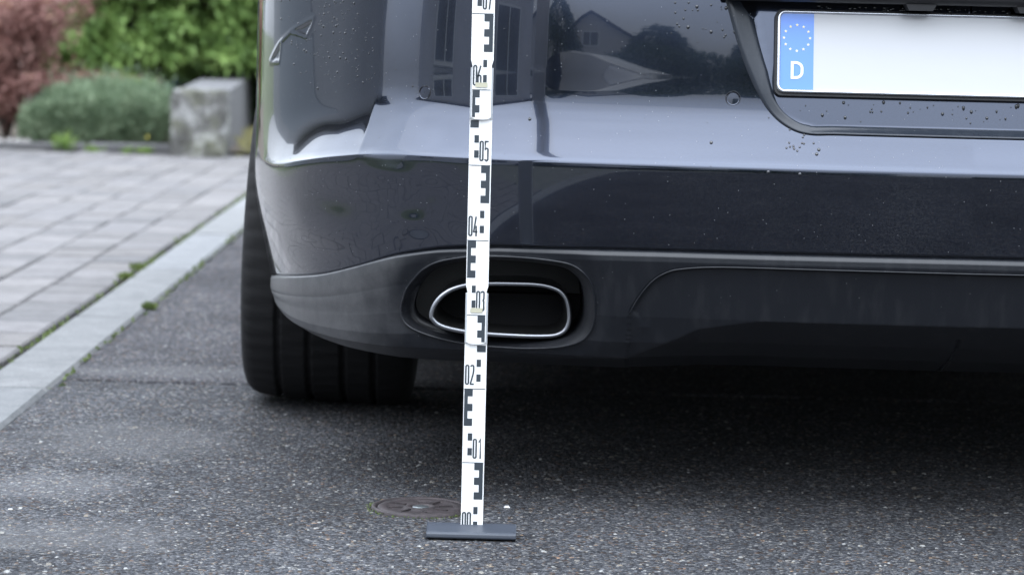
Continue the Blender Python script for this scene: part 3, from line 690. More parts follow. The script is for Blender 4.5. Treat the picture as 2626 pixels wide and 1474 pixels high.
nV = 130; vv = np.unique(np.r_[np.linspace(0, .13, 24), np.linspace(.13, 1, nV)])
uu = np.unique(np.r_[np.linspace(-1, -.22, 420), np.linspace(-.22, .22, 130), np.linspace(.22, 1, 420)])
U2, V2 = np.meshgrid(uu, vv, indexing='ij'); Sg = U2 * a_end(V2)
AX, AY, AZ = apron_pt(Sg, V2)
# exhaust opening outline and tip (from the photograph's measured points)
def zp(a_, b_, Y_): p = aty(960 + a_ / 3.614, 560 + b_ / 3.614, Y_); return (p.x, p.z)
YE = 3.565
outl = [zp(*p, YE) for p in ((225, 900), (245, 800), (280, 700), (350, 600), (450, 495), (600, 415), (850, 362), (1100, 346), (1400, 352), (1650, 375), (1800, 403), (1900, 455), (1980, 540), (2025, 650), (2042, 800), (2035, 940), (1990, 1060), (1890, 1150), (1700, 1205), (1450, 1228), (1200, 1228), (850, 1205), (550, 1150), (350, 1085), (250, 1010))]
outl = closed_catmull(outl, 5)
outr = np.stack([2 * XC - outl[:, 0], outl[:, 1]], -1)
dfl = [(aty(px_, py_, 3.52).x, aty(px_, py_, 3.52).z) for px_, py_ in ((1606, 832), (1618, 800), (1640, 760), (1672, 720), (1705, 698), (1745, 687), (1850, 681), (2100, 686), (2400, 694), (2626, 702))]
dfl = catmull(dfl, 5); dfl = np.r_[dfl[dfl[:, 0] < XC], [(XC, dfl[-1, 1])]]; dfl[:, 1] = np.where(dfl[:, 0] > .4, dfl[dfl[:, 0] > .4][0, 1], dfl[:, 1])
dfl = dfl[dfl[:, 1] > .293]; dff = np.r_[dfl, [(2 * XC - a_, b_) for a_, b_ in dfl[::-1]]]; dpoly = np.r_[dff, [(dff[-1, 0], .2), (dff[0, 0], .2)]]
P2 = np.stack([AX, AZ], -1); rear = np.abs(AX - XC) < .9
# shallow swell around the exhaust opening and set-back diffuser panel
dd = np.minimum(dist_path(P2, outl, True), dist_path(P2, outr, True)); ind = pip(P2, dpoly); d3 = np.where(ind, dist_path(P2, dff), 0)
Xn, Yn, nxa, nya = plan_at(Sg)
push = np.where(ind, .006 * np.clip(d3 / np.interp(AZ, [.275, .298], [.035, .003]), 0, 1), 0)
push = push + np.clip(np.interp(AX, [-.1, .16, .26, .34], [.215, .225, .275, .289]) - AZ, 0, 1) * 1.15 * (np.abs(AX - XC) < .72) * sstep(-.1, .0, AX) * (AX < XC) + np.clip(np.interp(2 * XC - AX, [-.1, .16, .26, .34], [.215, .225, .275, .289]) - AZ, 0, 1) * 1.15 * sstep(-.1, .0, 2 * XC - AX) * (AX >= XC)
hol = .006 * np.exp(-(dd / .016) ** 2) * (~ind)
AX = AX + nxa * (push + hol); AY = AY + nya * (push + hol)
# snap grid vertices near the opening onto its outline, drop the faces inside
def snap(P2, AX, AZ, outline):
    dm = dist_path(P2, outline, True); idx = np.argwhere(dm < .0022)
    for i, j in idx:
        p = P2[i, j]; k = np.argmin(np.hypot(*(outline - p).T)); m_ = len(outline); best = None
        for a_, b_ in ((outline[k - 1], outline[k]), (outline[k], outline[(k + 1) % m_])):
            d_ = b_ - a_; tt = np.clip(((p - a_) @ d_) / (d_ @ d_ + 1e-12), 0, 1); q = a_ + tt * d_; e_ = np.hypot(*(q - p))
            if best is None or e_ < best[0]: best = (e_, q)
        AX[i, j], AZ[i, j] = best[1]
snap(P2, AX, AZ, outl); snap(P2, AX, AZ, outr)
PA = np.stack([AX, AY, AZ], -1); cen = (PA[:-1, :-1] + PA[1:, 1:] + PA[1:, :-1] + PA[:-1, 1:]) / 4; c2 = cen[..., [0, 2]]
keepf = ~(pip(c2, outl) | pip(c2, outr))
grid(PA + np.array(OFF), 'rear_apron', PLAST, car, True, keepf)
# surface depth lookup on the apron
fl_ = PA.reshape(-1, 3)[::1]
def apron_y(x_, z_):
    k = np.argmin((fl_[:, 0] - x_) ** 2 + (fl_[:, 2] - z_) ** 2); return fl_[k, 1]
for ol, nm in ((outl, 'l'), (outr, 'r')):
    ys = np.array([apron_y(x_, z_) for x_, z_ in ol]); ys = (np.roll(ys, 1) + ys * 2 + np.roll(ys, -1)) / 4
    ctr = ol.mean(0)
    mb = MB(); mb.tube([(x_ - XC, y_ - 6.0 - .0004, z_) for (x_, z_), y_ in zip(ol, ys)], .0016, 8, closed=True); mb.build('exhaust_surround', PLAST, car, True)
    rings = []; prof_ = [(0, 1.0), (.003, .975), (.009, .93), (.018, .90), (.06, .88), (.14, .87)]
    for dy, sc_ in prof_: rings.append(np.stack([ctr[0] + (ol[:, 0] - ctr[0]) * sc_, ys * (1 if dy < .05 else 0) + (0 if dy < .05 else ys.mean()) + dy, ctr[1] + (ol[:, 1] - ctr[1]) * sc_], -1))
    G = np.stack(rings, 0); G = np.concatenate([G, G[:, :1]], 1); grid(G + np.array(OFF), 'exhaust_recess', RECP, car)
    b = MB(); b.add([tuple(p + np.array(OFF)) for p in rings[-1]], [tuple(range(len(ol)))]); b.build('recess_back', VOID, car)
tipz = [(530, 900), (545, 830), (580, 770), (635, 710), (730, 652), (880, 612), (1060, 603), (1300, 604), (1500, 611), (1620, 632), (1710, 668), (1765, 725), (1795, 800), (1806, 900), (1795, 985), (1755, 1045), (1680, 1080), (1560, 1090), (1350, 1086), (1060, 1070), (860, 1050), (700, 1020), (600, 985), (548, 940)]
YT = 3.60
tl = closed_catmull([zp(*p, YT) for p in tipz], 5)
for sg in (0, 1):
    T = tl if sg == 0 else np.stack([2 * XC - tl[:, 0], tl[:, 1]], -1); ctr = T.mean(0)
    mb = MB(); dn_ = [T[(i + 1) % len(T)] - T[i - 1] for i in range(len(T))]
    # rolled steel edge, then pipe inside
    mb.tube([(p[0] - XC, YT - 6, p[1]) for p in T], .0036, 12, closed=True); tip = mb.build('exhaust_tip', CHROME, car, True)
    def ring(sc_, y_): return np.stack([ctr[0] + (T[:, 0] - ctr[0]) * sc_ - XC, np.full(len(T), y_ - 6), ctr[1] + (T[:, 1] - ctr[1]) * sc_], -1)
    G = np.stack([ring(1.03, YT + .002), ring(1.02, YT + .06), ring(.98, YT + .13)]); G = np.concatenate([G, G[:, :1]], 1); grid(G, 'outer_pipe', CHROME, tip)
    G = np.stack([ring(.965, YT + .002), ring(.94, YT + .03), ring(.90, YT + .12)]); G = np.concatenate([G, G[:, :1]], 1); grid(G, 'inner_pipe', SOOT, tip)
    b = MB(); b.add([tuple(p) for p in ring(.90, YT + .118)], [tuple(range(len(T)))]); b.build('baffle', VOID, tip)
# thin bead on the diffuser edge
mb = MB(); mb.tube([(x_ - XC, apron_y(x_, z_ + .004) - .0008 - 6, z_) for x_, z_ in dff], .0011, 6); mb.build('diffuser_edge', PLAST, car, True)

# parking sensors
for pxs in ((1090, 238), (1880, 253)):
    for sg in (0, 1):
        s_, zs_ = px_sz(*pxs); p, n_ = surf_n(s_, zs_)
        if sg: p = np.array([2 * XC - p[0], p[1], p[2]]); n_ = np.array([-n_[0], n_[1], n_[2]])
        q = Vector(n_).to_track_quat('Z', 'Y')
        ps = MB().lathe([(.0095, -.004), (.0095, .0003), (.0090, .0008), (.0084, .0004), (.0082, -.0008), (.0078, -.0008), (.0076, .0003), (.001, .0004)], n=32).build('parking_sensor', PAINT, car, False)
        ps.location = Vector(p) + OFF; ps.rotation_mode = 'QUATERNION'; ps.rotation_quaternion = q
        rg = MB().lathe([(.0097, .0001), (.0101, .0004), (.0105, .0001)], n=32).build('seal_ring', BLACKP, ps, True)

# plate: frame, blue band with stars and D, blank white field
pa, pb = aty(1999, 29, 3.51), aty(2010, 239, 3.50)
PZ0, PZ1 = .6035, .7165; PX0 = .354; PW = .528; TILT = R(11)
plate = empty('licence_plate', (PX0 - XC, 3.475 + .043 + (PZ0 - .553) * math.tan(TILT) - .010 - 6, PZ0), parent=car); plate.rotation_euler = (-TILT, 0, 0)
HH = (PZ1 - PZ0)
def rrect(x0, x1, z0, z1, r_, n=6):
    o_ = []
    for cx_, cz_, a0 in ((x1 - r_, z1 - r_, 0), (x0 + r_, z1 - r_, 90), (x0 + r_, z0 + r_, 180), (x1 - r_, z0 + r_, 270)):
        for k in range(n + 1): a = R(a0 + 90 * k / n); o_.append((cx_ + r_ * math.cos(a), cz_ + r_ * math.sin(a)))
    return o_
MB().prism(rrect(-.003, PW + .003, -.004, HH + .002, .010), .0, .012, 'y').build('plate_holder', BLACKP, plate)
rp = rrect(.0, PW, .0, HH, .009)
MB().prism(rp, -.002, .0, 'y').build('plate_field', PLW, plate)
mb = MB(); mb.tube([(x_, -.003, z_) for x_, z_ in rrect(.0018, PW - .0018, .0018, HH - .0018, .0085)], .0022, 8, closed=True); mb.build('plate_rim', PLF, plate, True)
bl = rrect(.0042, .05, .0045, HH - .0045, .006)
bl = [(min(x_, .0495), z_) for x_, z_ in bl]; bl = [(.0495, .0045), (.0495, HH - .0045)] + [p for p in bl if p[0] < .03]
MB().prism(bl, -.0024, -.0021, 'y').build('country_band', PLB, plate)
mb = MB(); cxs, czs, rs = .0265, HH * .665, .0178
for k in range(12):
    a = k * PI / 6; sx_, sz_ = cxs + rs * math.cos(a), czs + rs * math.sin(a) 
    st = []
    for j_ in range(10): rr = .0023 if j_ % 2 == 0 else .0010; aa = PI / 2 + j_ * PI / 5; st.append((sx_ + rr * math.cos(aa), -.0030, sz_ + rr * math.sin(aa)))
    mb.add(st, [tuple(range(10))])
mb.build('star_ring', STARC, plate)
# ribbon strokes for lettering
def ribbon(mb, pts_, wd, y, closed=False):
    pts_ = [np.array(p, float) for p in pts_]; n = len(pts_); Lf, Rt = [], []
    for i, p in enumerate(pts_):
        a = pts_[i - 1] if (i or closed) else p; b = pts_[(i + 1) % n] if (i < n - 1 or closed) else p
        d1 = p - a; d2 = b - p; l1, l2 = np.hypot(*d1), np.hypot(*d2)
        d1 = d1 / l1 if l1 > 1e-12 else d2 / l2; d2 = d2 / l2 if l2 > 1e-12 else d1
        t_ = d1 + d2; t_ = t_ / (np.hypot(*t_) + 1e-12); nn = np.array([-t_[1], t_[0]]); c = max(.5, abs(nn @ np.array([-d1[1], d1[0]])))
        Lf.append(p + nn * wd / 2 / c); Rt.append(p - nn * wd / 2 / c)
    vs = [(q[0], y, q[1]) for q in Lf] + [(q[0], y, q[1]) for q in Rt]
    mb.add(vs, [(i, (i + 1) % n, (i + 1) % n + n, i + n) for i in range(n if closed else n - 1)])
def arc(cx_, cz_, rx_, rz_, a0, a1, n=12): return [(cx_ + rx_ * math.cos(R(a0 + (a1 - a0) * k / n)), cz_ + rz_ * math.sin(R(a0 + (a1 - a0) * k / n))) for k in range(n + 1)]
mb = MB(); dz0 = .0205; dh = .0205; ribbon(mb, [(.0205, dz0), (.0205, dz0 + dh)] + arc(.0255, dz0 + dh - .0075, .0085, .0075, 90, 0) + arc(.0255, dz0 + .0075, .0085, .0075, 0, -90), .0036, -.0030, True)
mb.build('country_letter', PLWL, plate)

# boot lid overhang and plate lamps above the recess
LIDZ = .7255
prof_l = []
mb = MB()
xs_ = np.linspace(recf[0, 0] + .008, 2 * XC - recf[0, 0] - .008, 40); G = []
for x_ in xs_:
    yb = 3.50 + .02 * ((x_ - XC) / .5) ** 2
    G.append([(x_ - XC, yb + .10 - 6, LIDZ + .004), (x_ - XC, yb + .012 - 6, LIDZ + .001), (x_ - XC, yb + .004 - 6, LIDZ + .003), (x_ - XC, yb - 6, LIDZ + .009), (x_ - XC, yb + .002 - 6, .77), (x_ - XC, yb + .012 - 6, .80)])
grid(np.array(G), 'handle_strip', BLACKP, car)
for px_ in (.545, .695):
    MB().prism([(px_ - XC - .016, LIDZ - .007), (px_ - XC + .016, LIDZ - .007), (px_ - XC + .021, LIDZ + .002), (px_ - XC - .021, LIDZ + .002)], 3.507 - 6, 3.54 - 6, 'y').build('plate_lamp', BLACKP, car)

# body shell above and ahead of the bumper
def body_shell(parent, off, paint, half=1.034, XC_=0.0, Y0=3.53, rear_z0=.80):
    yst = [3.53, 3.60, 3.75, 4.0, 4.4, 4.9, 5.4, 5.9, 6.4, 6.9, 7.3, 7.8, 8.2, 8.4]
    hw = [.70, .80, .90, .97, 1.02, 1.03, 1.03, 1.03, 1.03, 1.02, 1.0, .96, .86, .72]
    top = [.86, .93, .96, .98, 1.00, 1.16, 1.33, 1.38, 1.36, 1.22, 1.02, .95, .86, .76]
    thw = [.55, .62, .66, .70, .72, .66, .60, .60, .60, .66, .72, .70, .62, .5]
    belt = [.80, .84, .87, .90, .92, .92, .92, .92, .91, .90, .88, .84, .78, .70]
    ys = np.linspace(3.53, 8.4, 90); f_ = lambda a: np.interp(ys, yst, a)
    hwv, topv, thv, bv = f_(hw), f_(top), f_(thw), f_(belt)
    def zb(y_):
        z = .16 if y_ > 4.25 else .80
        for wc in (4.66, 7.35):
            if abs(y_ - wc) < .38: z = max(z, .34 + math.sqrt(max(0, .38 ** 2 - (y_ - wc) ** 2)))
        return min(z, .8)
    G = []
    for y_, h_, tz_, th_, b_ in zip(ys, hwv, topv, thv, bv):
        b0 = zb(y_); row = []
        side = [(h_ * .985, b0), (h_ * 1.0, b0 + (b_ - b0) * .35), (h_ * .995, b0 + (b_ - b0) * .7), (h_ * .96, b_), (h_ * .93, b_ + .02)]
        roof = [(th_ + (h_ * .93 - th_) * .5, b_ + (tz_ - b_) * .55), (th_, tz_ - .03), (th_ * .7, tz_ - .008), (th_ * .3, tz_), (0, tz_)]
        r_ = side + roof
        for x_, z_ in r_: row.append((-x_, y_, z_))
        for x_, z_ in r_[::-1][1:]: row.append((x_, y_, z_))
        G.append(row)
    G = np.array(G); G[..., 1] += off
    grid(G, 'body_shell', paint, parent)
    # windows: slightly proud dark glass
    gi = [i for i, y_ in enumerate(ys) if 4.95 < y_ < 6.9]; W = G[gi][:, 4:7].copy(); W[..., 0] -= .006; grid(W, 'side_glass', GLASSD, parent)
    W = G[gi][:, 12:15].copy(); W[..., 0] += .006; grid(W, 'side_glass', GLASSD, parent)
    gi = [i for i, y_ in enumerate(ys) if 4.45 < y_ < 5.35]; W = G[gi][:, 6:13].copy(); W[..., 2] += .006; grid(W, 'rear_window', GLASSD, parent)
    gi = [i for i, y_ in enumerate(ys) if 6.5 < y_ < 7.3]; W = G[gi][:, 6:13].copy(); W[..., 2] += .006; grid(W, 'windscreen', GLASSD, parent)
body_shell(car, -6.0, PAINT)
# rear panel of the boot between bumper and lid
xs_ = np.linspace(-.70, .70, 30); G = []
for x_ in xs_:
    G.append([(x_, bumper_pt(np.array([x_]), np.array([.79]))[1][0] - 6, .79), (x_, 3.545 + .04 * x_ * x_ - 6 + .02 * abs(x_), .83), (x_, 3.53 - 6 + .002 + .03 * abs(x_) ** 3, .862)])
grid(np.array(G), 'boot_panel', PAINT, car)
for sg in (-1, 1):
    G = []
    for t_ in np.linspace(0, 1, 12):
        x_ = sg * (.5 + .42 * t_); y_ = 3.545 + .13 * t_ ** 2 - 6 - .012; G.append([(x_, y_, .80), (x_, y_ - .008, .85), (x_, y_ + .01, .90), (x_ * .98, y_ + .06, .92)])
    grid(np.array(G), 'tail_light', REDL, car)
# floor, tanks and silencer under the car, wheel wells
ub = MB(); ub.box(-.80, .80, 4.0 - 6, 8.1 - 6, .17, .26).box(-.66, .66, 3.70 - 6, 4.05 - 6, .215, .30).box(-.83, .83, 5.12 - 6, 6.9 - 6, .13, .17); ub.build('underbody', VOID, car)
sil = MB(); sil.prism(rrect(-.85, -.32, .235, .36, .05), 3.72 - 6, 4.0 - 6, 'y'); sil.build('silencer', SOOT, car)
sil = MB(); sil.prism(rrect(.32, .85, .235, .36, .05), 3.72 - 6, 4.0 - 6, 'y'); sil.build('silencer', SOOT, car)
for wy in (4.66, 7.35):
    for sg in (-1, 1):
        mb = MB(); n = 20; vs = []
        for k in range(n + 1):
            a = PI * k / n; 
            for x_ in (.70, 1.0): vs.append((sg * x_, wy - 6 + .385 * math.cos(a), .33 + .385 * math.sin(a)))
        mb.add(vs, [(2*k, 2*k+1, 2*k+3, 2*k+2) for k in range(n)] + [tuple(range(0, 2 * n + 1, 2))]); mb.build('wheel_well', VOID, car)
# wheels
def tyre_mesh():
    n = 360; pr = [(.225, -.105), (.245, -.122), (.270, -.1295), (.290, -.1300), (.303, -.1285), (.313, -.1245), (.320, -.118), (.3245, -.109)]
    gr = (-.072, -.026, .026, .072)
    for g_ in gr: pr += [(.3288, g_ - .0085), (.3290, g_ - .0048), (.3225, g_ - .0038), (.3225, g_ + .0038), (.3290, g_ + .0048), (.3288, g_ + .0085)]
    pr += [(.3245, .109), (.320, .118), (.313, .1245), (.303, .1285), (.290, .130), (.270, .1295), (.245, .122), (.225, .105)]
    pr = np.array(pr); k = np.arange(n)[:, None]; r_ = pr[None, :, 0].repeat(n, 0); x_ = pr[None, :, 1].repeat(n, 0)
    ph = (k + x_ * 55) % 6; sip = ((ph < 1.2) & (np.abs(x_) < .1265) & (r_ > .309)); r2 = r_ - .0022 * sip
    x_ = x_ * 1.15; a = 2 * PI * k / n; P = np.stack([x_, r2 * np.cos(a), r2 * np.sin(a)], -1); P = np.concatenate([P, P[:1]], 0)
    nu, nv = P.shape[:2]; idx = np.arange(nu * nv).reshape(nu, nv); F = np.stack([idx[:-1, :-1], idx[1:, :-1], idx[1:, 1:], idx[:-1, 1:]], -1).reshape(-1, 4)
    return fast('tyre', P.reshape(-1, 3), F, RUBBER, True)
def rim_mesh():
    mb = MB(); mb.lathe([(.226, -.12), (.222, -.10), (.205, -.08), (.20, .10), (.226, .12)], axis='x', n=48)
    for k in range(5):
        a = 2 * PI * k / 5; c, s_ = math.cos(a), math.sin(a); u = (-s_, c)
        vs = []
        for rr, wd, xo in ((.03, .03, -.085), (.215, .022, -.10)):
            for sg in (-1, 1):
                for dx_ in (0, .03): vs.append((xo + dx_, c * rr + u[0] * wd * sg, s_ * rr + u[1] * wd * sg))
        mb.add(vs, [(0,2,6,4),(1,5,7,3),(0,4,5,1),(2,3,7,6),(0,1,3,2),(4,6,7,5)])
    mb.lathe([(.001, -.098), (.035, -.098), (.045, -.08), (.045, -.04), (.001, -.04)], axis='x', n=24)
    return mesh('rim', mb.v, mb.f, RIM, False)
TYM, RIMM = tyre_mesh(), rim_mesh()
for wy in (4.63, 7.35):
    for sg in (-1, 1):
        wroot = empty('wheel', (sg * (1.076 - .149), wy - 6, .329), parent=car)
        wroot.rotation_euler = (0, 0, 0) if sg < 0 else (0, 0, PI); wroot.rotation_euler.y = R(3.0)
        link('tyre', TYM, None, wroot); link('rim', RIMM, None, wroot)
        MB().lathe([(.001, -.03), (.15, -.03), (.15, .0), (.001, .0)], axis='x', n=32).build('brake_disc', SOOT, wroot)

# water drops on the paint
DROP = mat('water_drop', (.012, .014, .018), .03, 0, 1.0, .01)
mbv, mbf = [], []
def hemi(p, n_, rd, sag=.0):
    q = Vector(n_).to_track_quat('Z', 'Y'); b = len(mbv); nn = 10
    for (rr, h) in ((1, 0), (.93, .28), (.68, .52), (.35, .62)):
        for k in range(nn):
            a = 2 * PI * k / nn; v = Vector((rr * rd * math.cos(a), rr * rd * math.sin(a), h * rd)); v = q @ v
            if v.z < 0: v.z *= 1 + sag
            mbv.append(tuple(Vector(p) + v))
    mbv.append(tuple(Vector(p) + q @ Vector((0, 0, .64 * rd))))
    for i in range(3):
        for k in range(nn): mbf.append((b+i*nn+k, b+i*nn+(k+1)%nn, b+(i+1)*nn+(k+1)%nn, b+(i+1)*nn+k))
    for k in range(nn): mbf.append((b+3*nn+k, b+3*nn+(k+1)%nn, b+4*nn))
def drop_at(s_, z_, rd, sag=.2):
    p, n_ = surf_n(s_, z_); hemi(p + n_ * .0001, n_, rd, sag)
for k in range(150):      # upper left cluster
    t_ = random.random(); drop_at(random.gauss(-1.02, .10), .565 + .155 * random.random() ** .7 + 0, random.choice([.0006, .0007, .0008, .001, .0012, .0016]), random.choice([.1, .2, .8]))
for k in range(48): drop_at(random.gauss(-.08, .12), random.gauss(.584, .009), random.choice([.0007, .0009, .0012, .0015, .0022]), random.choice([.2, .6, 1.4]))
for k in range(40): drop_at(random.uniform(-1.15, -.3), random.uniform(.40, .70), random.choice([.0004, .0005, .0006, .0008]), .2)
for k in range(60): drop_at(random.uniform(-.22, .1), random.uniform(.718, .7225), random.choice([.0012, .002, .0026]), .4)
for (px_, py_) in ((1822, 367), (2092, 395), (2098, 384), (1968, 440), (2048, 445), (1345, 310)):
    w_ = aty(px_, py_, 3.5); drop_at(float(s_of_X(np.array(w_.x))), w_.z, .0024, .3)
for k in range(14): w_ = aty(random.gauss(2040, 22), random.gauss(376, 12), 3.5); drop_at(float(s_of_X(np.array(w_.x))), w_.z, .0016, .2)
for k in range(26): w_ = aty(random.uniform(1700, 1880), random.uniform(5, 110), 3.52); drop_at(float(s_of_X(np.array(w_.x))), w_.z, random.choice([.001, .0015, .0024]), .3)
o = link('water_drops', mesh('water_drops', mbv, mbf, DROP, True)); tag(o, 'rain drops clinging to the dark bumper and below the plate', 'water drops', kind='stuff')

# ------------------------------------------------------------------ levelling staff
SX = -.0465; SY = 3.42
staff = empty('measuring_staff', (SX, SY, 0), 'white folding measuring staff with black scale marks, upright on a dark foot', 'measuring staff')
mb = MB(); x0, x1 = -.0605, .0600
poly = [(-.034, .0025), (-.036, .0045), (-.0355, .0092), (-.032, .0112), (.000, .0155), (.012, .0155), (.014, .0140), (.014, .0025)]
mb.prism(poly, x0, x1, 'x'); ft = mb.build('foot', FOOTM, staff)
bv = ft.modifiers.new('bevel', 'BEVEL'); bv.width = .001; bv.segments = 2; bv.limit_method = 'ANGLE'
MB().box(-.055, .055, -.026, .016, 0, .0026).build('foot_pad', RUBBER, staff)
DW, DH, DS = .0037, .0253, .0021
def digit(d, x0, z0):
    w_, h_ = DW, DH; r_ = w_ / 2; x = x0 + r_
    if d == 0: return [(arc(x, z0 + h_ - r_, r_, r_, 0, 180) + arc(x, z0 + r_, r_, r_, 180, 360), True)]
    if d == 1: return [([(x - .0012, z0 + h_ - .004), (x + .0008, z0 + h_ + .0003), (x + .0008, z0 - .001)], False)]
    if d == 2: return [(arc(x, z0 + h_ - r_, r_, r_, 180, 0) + [(x + r_, z0 + h_ * .72), (x + r_ * .6, z0 + h_ * .52), (x - r_, z0 + .0015), (x - r_, z0), (x + r_ + .0006, z0)], False)]
    if d == 3: return [(arc(x, z0 + h_ - r_, r_, r_, 180, 0) + [(x + r_, z0 + h_ * .64)] + arc(x - .0002, z0 + h_ * .62, r_, r_, -10, -80, 5), False), (arc(x - .0002, z0 + h_ * .46, r_, r_, 80, 10, 5) + [(x + r_, z0 + r_)] + arc(x, z0 + r_, r_, r_, 0, -180), False)]
    if d == 4: return [([(x + .0006, z0 + h_), (x - r_ - .0004, z0 + h_ * .2), (x + r_ + .0008, z0 + h_ * .2)], False), ([(x + r_ * .5, z0 + h_ * .52), (x + r_ * .5, z0 - .001)], False)]
    if d == 5: return [([(x + r_ + .0006, z0 + h_), (x - r_, z0 + h_), (x - r_, z0 + h_ * .58)] + arc(x, z0 + h_ * .60 - r_ * .4, r_, r_, 150, 0) + arc(x, z0 + r_, r_, r_, 0, -180), False)]
    if d == 6: return [([(x + r_ * .8, z0 + h_), (x - r_, z0 + h_ * .5)] + arc(x, z0 + r_, r_, r_, 180, 360) + [(x + r_, z0 + h_ * .42)] + arc(x, z0 + h_ * .42, r_, r_, 0, 180), False)]
    if d == 7: return [([(x - r_ - .0003, z0 + h_), (x + r_, z0 + h_), (x - r_ * .4, z0 - .001)], False)]
def staff_print(parent, za, zb_, y, kx):
    ink = MB(); f_ = lambda u: (-.015 + .030 * u) * kx
    def rc(u0, u1, a, b):
        a, b = max(a, za), min(b, zb_)
        if b > a: ink.add([(f_(u0), y, a), (f_(u1), y, a), (f_(u1), y, b), (f_(u0), y, b)], [(0, 1, 2, 3)])
    for n10 in range(0, 8):
        zt = n10 * .1; even = n10 % 2 == 0; e0 = zt - .05
        if n10: rc(.01, .965, zt - .0005, zt + .0006)
        # E block below the line
        a, b = (.03, .19) if even else (.775, .955); u0, u1 = (.19, .41) if even else (.555, .775)
        if n10:
            rc(a, b, e0, zt - .0005)
            for q in (.0, .02, .04): rc(u0, u1, e0 + q, min(e0 + q + .01, zt - .0005))
        s0, s1 = (.555, .75) if even else (.225, .43)
        rc(s0, s1, zt + .01, zt + .02); rc(s0, s1, zt + .03, zt + .04)
        if za - .02 < zt + .0055 and zt + .03 < zb_ + .002:
            xd = (-.015 + .030 * (.075 if even else .495)) * kx
            for i_, dg in enumerate((0, n10)):
                num = MB()
                for pts_, cl_ in digit(dg, xd + i_ * .0068 * kx, zt + .0066):
                    m_ = MB(); ribbon(m_, pts_, DS, y - .0001, cl_)
                    vs = [(v[0], v[1], min(max(v[2], za), zb_)) for v in m_.v]
                    num.add(vs, m_.f)
                num.build('digit', INK, parent)
    ink.build('scale_marks', INK, parent)
def seg_mesh(za, zb_, y, narrow_lo, narrow_hi, w_=.0149, nw=.0128):
    # outline in x,z with narrow lower end and rounded foot
    L_ = []
    if narrow_lo:
        L_ += [(-nw + 0.0, za + .003)] + [(nw * math.sin(R(a)), za + .0022 - .0022 * math.cos(R(a))) for a in (-50, -25, 0, 25, 50)] + [(nw, za + .003), (nw, za + narrow_lo), (w_, za + narrow_lo + .008)]
    else: L_ += [(-w_, za), (w_, za)]
    L_ += [(w_, zb_), (-w_, zb_)]
    if narrow_lo: L_ += [(-w_, za + narrow_lo + .008), (-nw, za + narrow_lo)]
    return MB().prism(L_, y, y + .0036, 'y')
s0 = seg_mesh(.013, .329, 0, 0, 0).build('staff_segment', WHITE, staff); staff_print(s0, .0142, .259, -.0003, .985)
s1 = seg_mesh(.261, .629, -.0046, .071, 0).build('staff_segment', WHITE, staff)
inner = empty('x') if False else None
staff_print(s1, .264, .3398, -.0049, .86); 
s1b = MB(); 
staff_print(s1, .3400, .560, -.0049, .985)
s2 = seg_mesh(.561, .93, -.0092, .071, 0).build('staff_segment', WHITE, staff); staff_print(s2, .564, .6398, -.0095, .86); staff_print(s2, .640, .92, -.0095, .985)
for zt, y in ((.3035, -.0052), (.6035, -.0098)):
    MB().box(-.0085, .0078, y - .0006, y, zt, zt + .0062).build('hinge_tab', TAB, staff)
for zt, y in ((.295, .0002), (.595, -.0044)):
    for sg in (-1, 1): MB().box(sg * .0139 - .0012, sg * .0139 + .0012, y - .002, y, zt - .033, zt + .034).build('hinge_cheek', EDGEW, staff)

# ------------------------------------------------------------------ behind the camera, plus an added hedge and garage (mirrored in the paint)
PANE = mat('curtained_pane', (.13, .14, .155), .25)
def house(loc, rz, wd, dp, hh, rf, wallc, roofc, label, windows, doors=()):
    root = empty('house', loc, label, 'house'); root.rotation_euler = (0, 0, rz)
    wm = stone_mat('render_wall', wallc, tuple(min(1, c * 1.12) for c in wallc), 2, 60, .001); rm = stone_mat('roof_tiles', roofc, tuple(c * 1.3 for c in roofc), 5, 20, .01)
    MB().box(-wd/2, wd/2, 0, dp, 0, hh).prism([(-wd/2, hh + .002), (wd/2, hh + .002), (0, hh + rf - .15)], .01, dp - .01, 'y').build('wall', wm, root)
    for sg in (-1, 1):
        a = (sg * (wd/2 + .4), hh - .25); b = (0, hh + rf); MB().prism([a, b, (b[0], b[1] + .18), (a[0], a[1] + .18)], -.4, dp + .4, 'y').build('roof', rm, root)
    fm = mat('window_white', (.75, .76, .78), .4)
    for x_, z_, ww, wh in windows:
        f_ = MB().box(x_ - ww/2 - .07, x_ + ww/2 + .07, -.04, -.002, z_ - .07, z_ + wh + .07).build('window', fm, root)
        MB().box(x_ - ww/2, x_ - .03, -.045, -.0405, z_, z_ + wh).box(x_ + .03, x_ + ww/2, -.045, -.0405, z_, z_ + wh).build('pane', PANE, f_)
    for x_, ww, wh in doors: MB().box(x_ - ww/2, x_ + ww/2, -.05, -.002, .02, wh).build('door', mat('door_paint', (.25, .27, .3), .4), root)
house((-7.0, -2.5, 0), R(115), 8, 7, 3.2, 2.4, (.55, .55, .57), (.10, .08, .08), 'pale rendered house to the left behind the camera', [(-2.4, 1.0, 1.3, 1.3), (2.4, 1.0, 1.1, 1.3)], [(-.95, .95, 2.1)])
house((-13.0, -38, 0), R(170), 7, 9, 4.2, 3.2, (.45, .45, .46), (.05, .04, .04), 'dark roofed house with a gable across the street', [(-2, 1, 1.4, 1.3), (2, 1, 1.4, 1.3), (0, 4.2, 1.2, 1.2)])
house((-17.5, -32, 0), R(160), 9, 9, 4.2, 3.0, (.40, .40, .42), (.06, .05, .05), 'second gabled house across the street, left of the dark roofed one', [(-2, 1, 1.4, 1.3), (2, 1, 1.4, 1.3)])
hedge_row('garden_hedge', -4.4, 1.8, -13.0, -11.8, 1.9, 24000, 'dark garden hedge behind the camera')
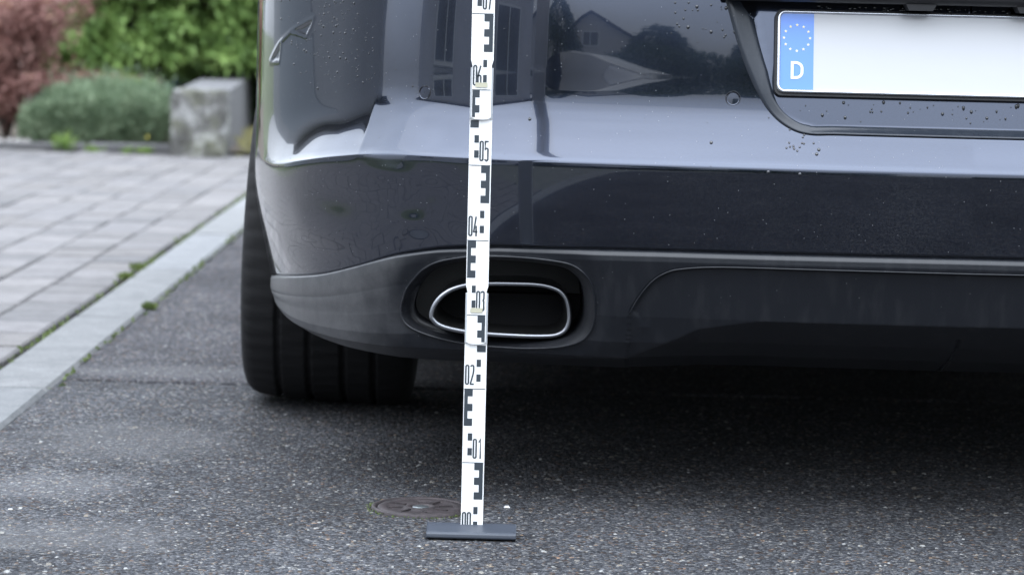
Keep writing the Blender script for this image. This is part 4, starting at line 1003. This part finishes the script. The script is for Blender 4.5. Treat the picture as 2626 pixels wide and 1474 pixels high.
hedge_row('garden_hedge', 2.6, 9.5, -12.4, -11.0, 1.15, 20000, 'lower dark hedge behind the camera to the right')
hedge_row('reflection_hedge', 4.2, 5.4, -8, 14, 3.4, 60000, 'unseen tall dark hedge added on the right, for the plate recess to mirror')  # unseen hedge, added so the bevel of the plate recess reflects dark
house((-6.4, 8.0, 0), R(90), 7.5, 5, 2.7, .5, (.30, .31, .33), (.05, .05, .055), 'unseen grey garage added left of the paving, for the bumper corner to mirror', [], [(1.2, 2.6, 2.1)])  # unseen garage, added to give the bumper's left corner a grey reflection
SILV = mat('silver_paint', (.10, .11, .13), .3, .6, 1)
pc = empty('parked_car', (-3.3, -6.3, 0), 'grey car parked behind the camera', 'car'); pc.rotation_euler = (0, 0, R(100))
mb_y = -6.0
body_shell(pc, -6.0, SILV)
MB().box(-.85, .85, -1.7, 2.1, .2, .3).build('underbody', VOID, pc)
for wy in (4.66, 7.35):
    for sg in (-1, 1):
        wr = empty('wheel', (sg * .90, wy - 6, .329), parent=pc); wr.rotation_euler = (0, 0, 0 if sg < 0 else PI); link('tyre', TYM, None, wr); link('rim', RIMM, None, wr)
for (tx, ty, hh_, lb) in ((-9.2, -19, 5.5, 'tall dark conifer across the street, in front of the gabled houses'), (-5.6, -23, 4.2, 'shorter dark conifer across the street, right of the tall one'), (-2.6, -26, 3.8, 'dark bushy conifer across the street beyond the garden hedge')):
    conifer((tx, ty, 0), 1.7, 1.7, .3, hh_, 260, lb, m=DARKH, nleaf=50, size=3.2)
# blue-grey car half hidden beyond the garden bed
SL2 = mat('blue_grey_paint', (.10, .15, .20), .35, .3, 1)
pc2 = empty('parked_car', (-3.35, 19.6, -.30), 'blue grey car parked beyond the garden, glimpsed under the conifer branches', 'car'); pc2.rotation_euler = (0, 0, R(100))
body_shell(pc2, -6.0, SL2)
MB().box(-.85, .85, -1.7, 2.1, .24, .34).build('underbody', VOID, pc2)
for wy in (4.66, 7.35):
    for sg in (-1, 1):
        wr = empty('wheel', (sg * .90, wy - 6, .329), parent=pc2); wr.rotation_euler = (0, 0, 0 if sg < 0 else PI); link('tyre', TYM, None, wr); link('rim', RIMM, None, wr)
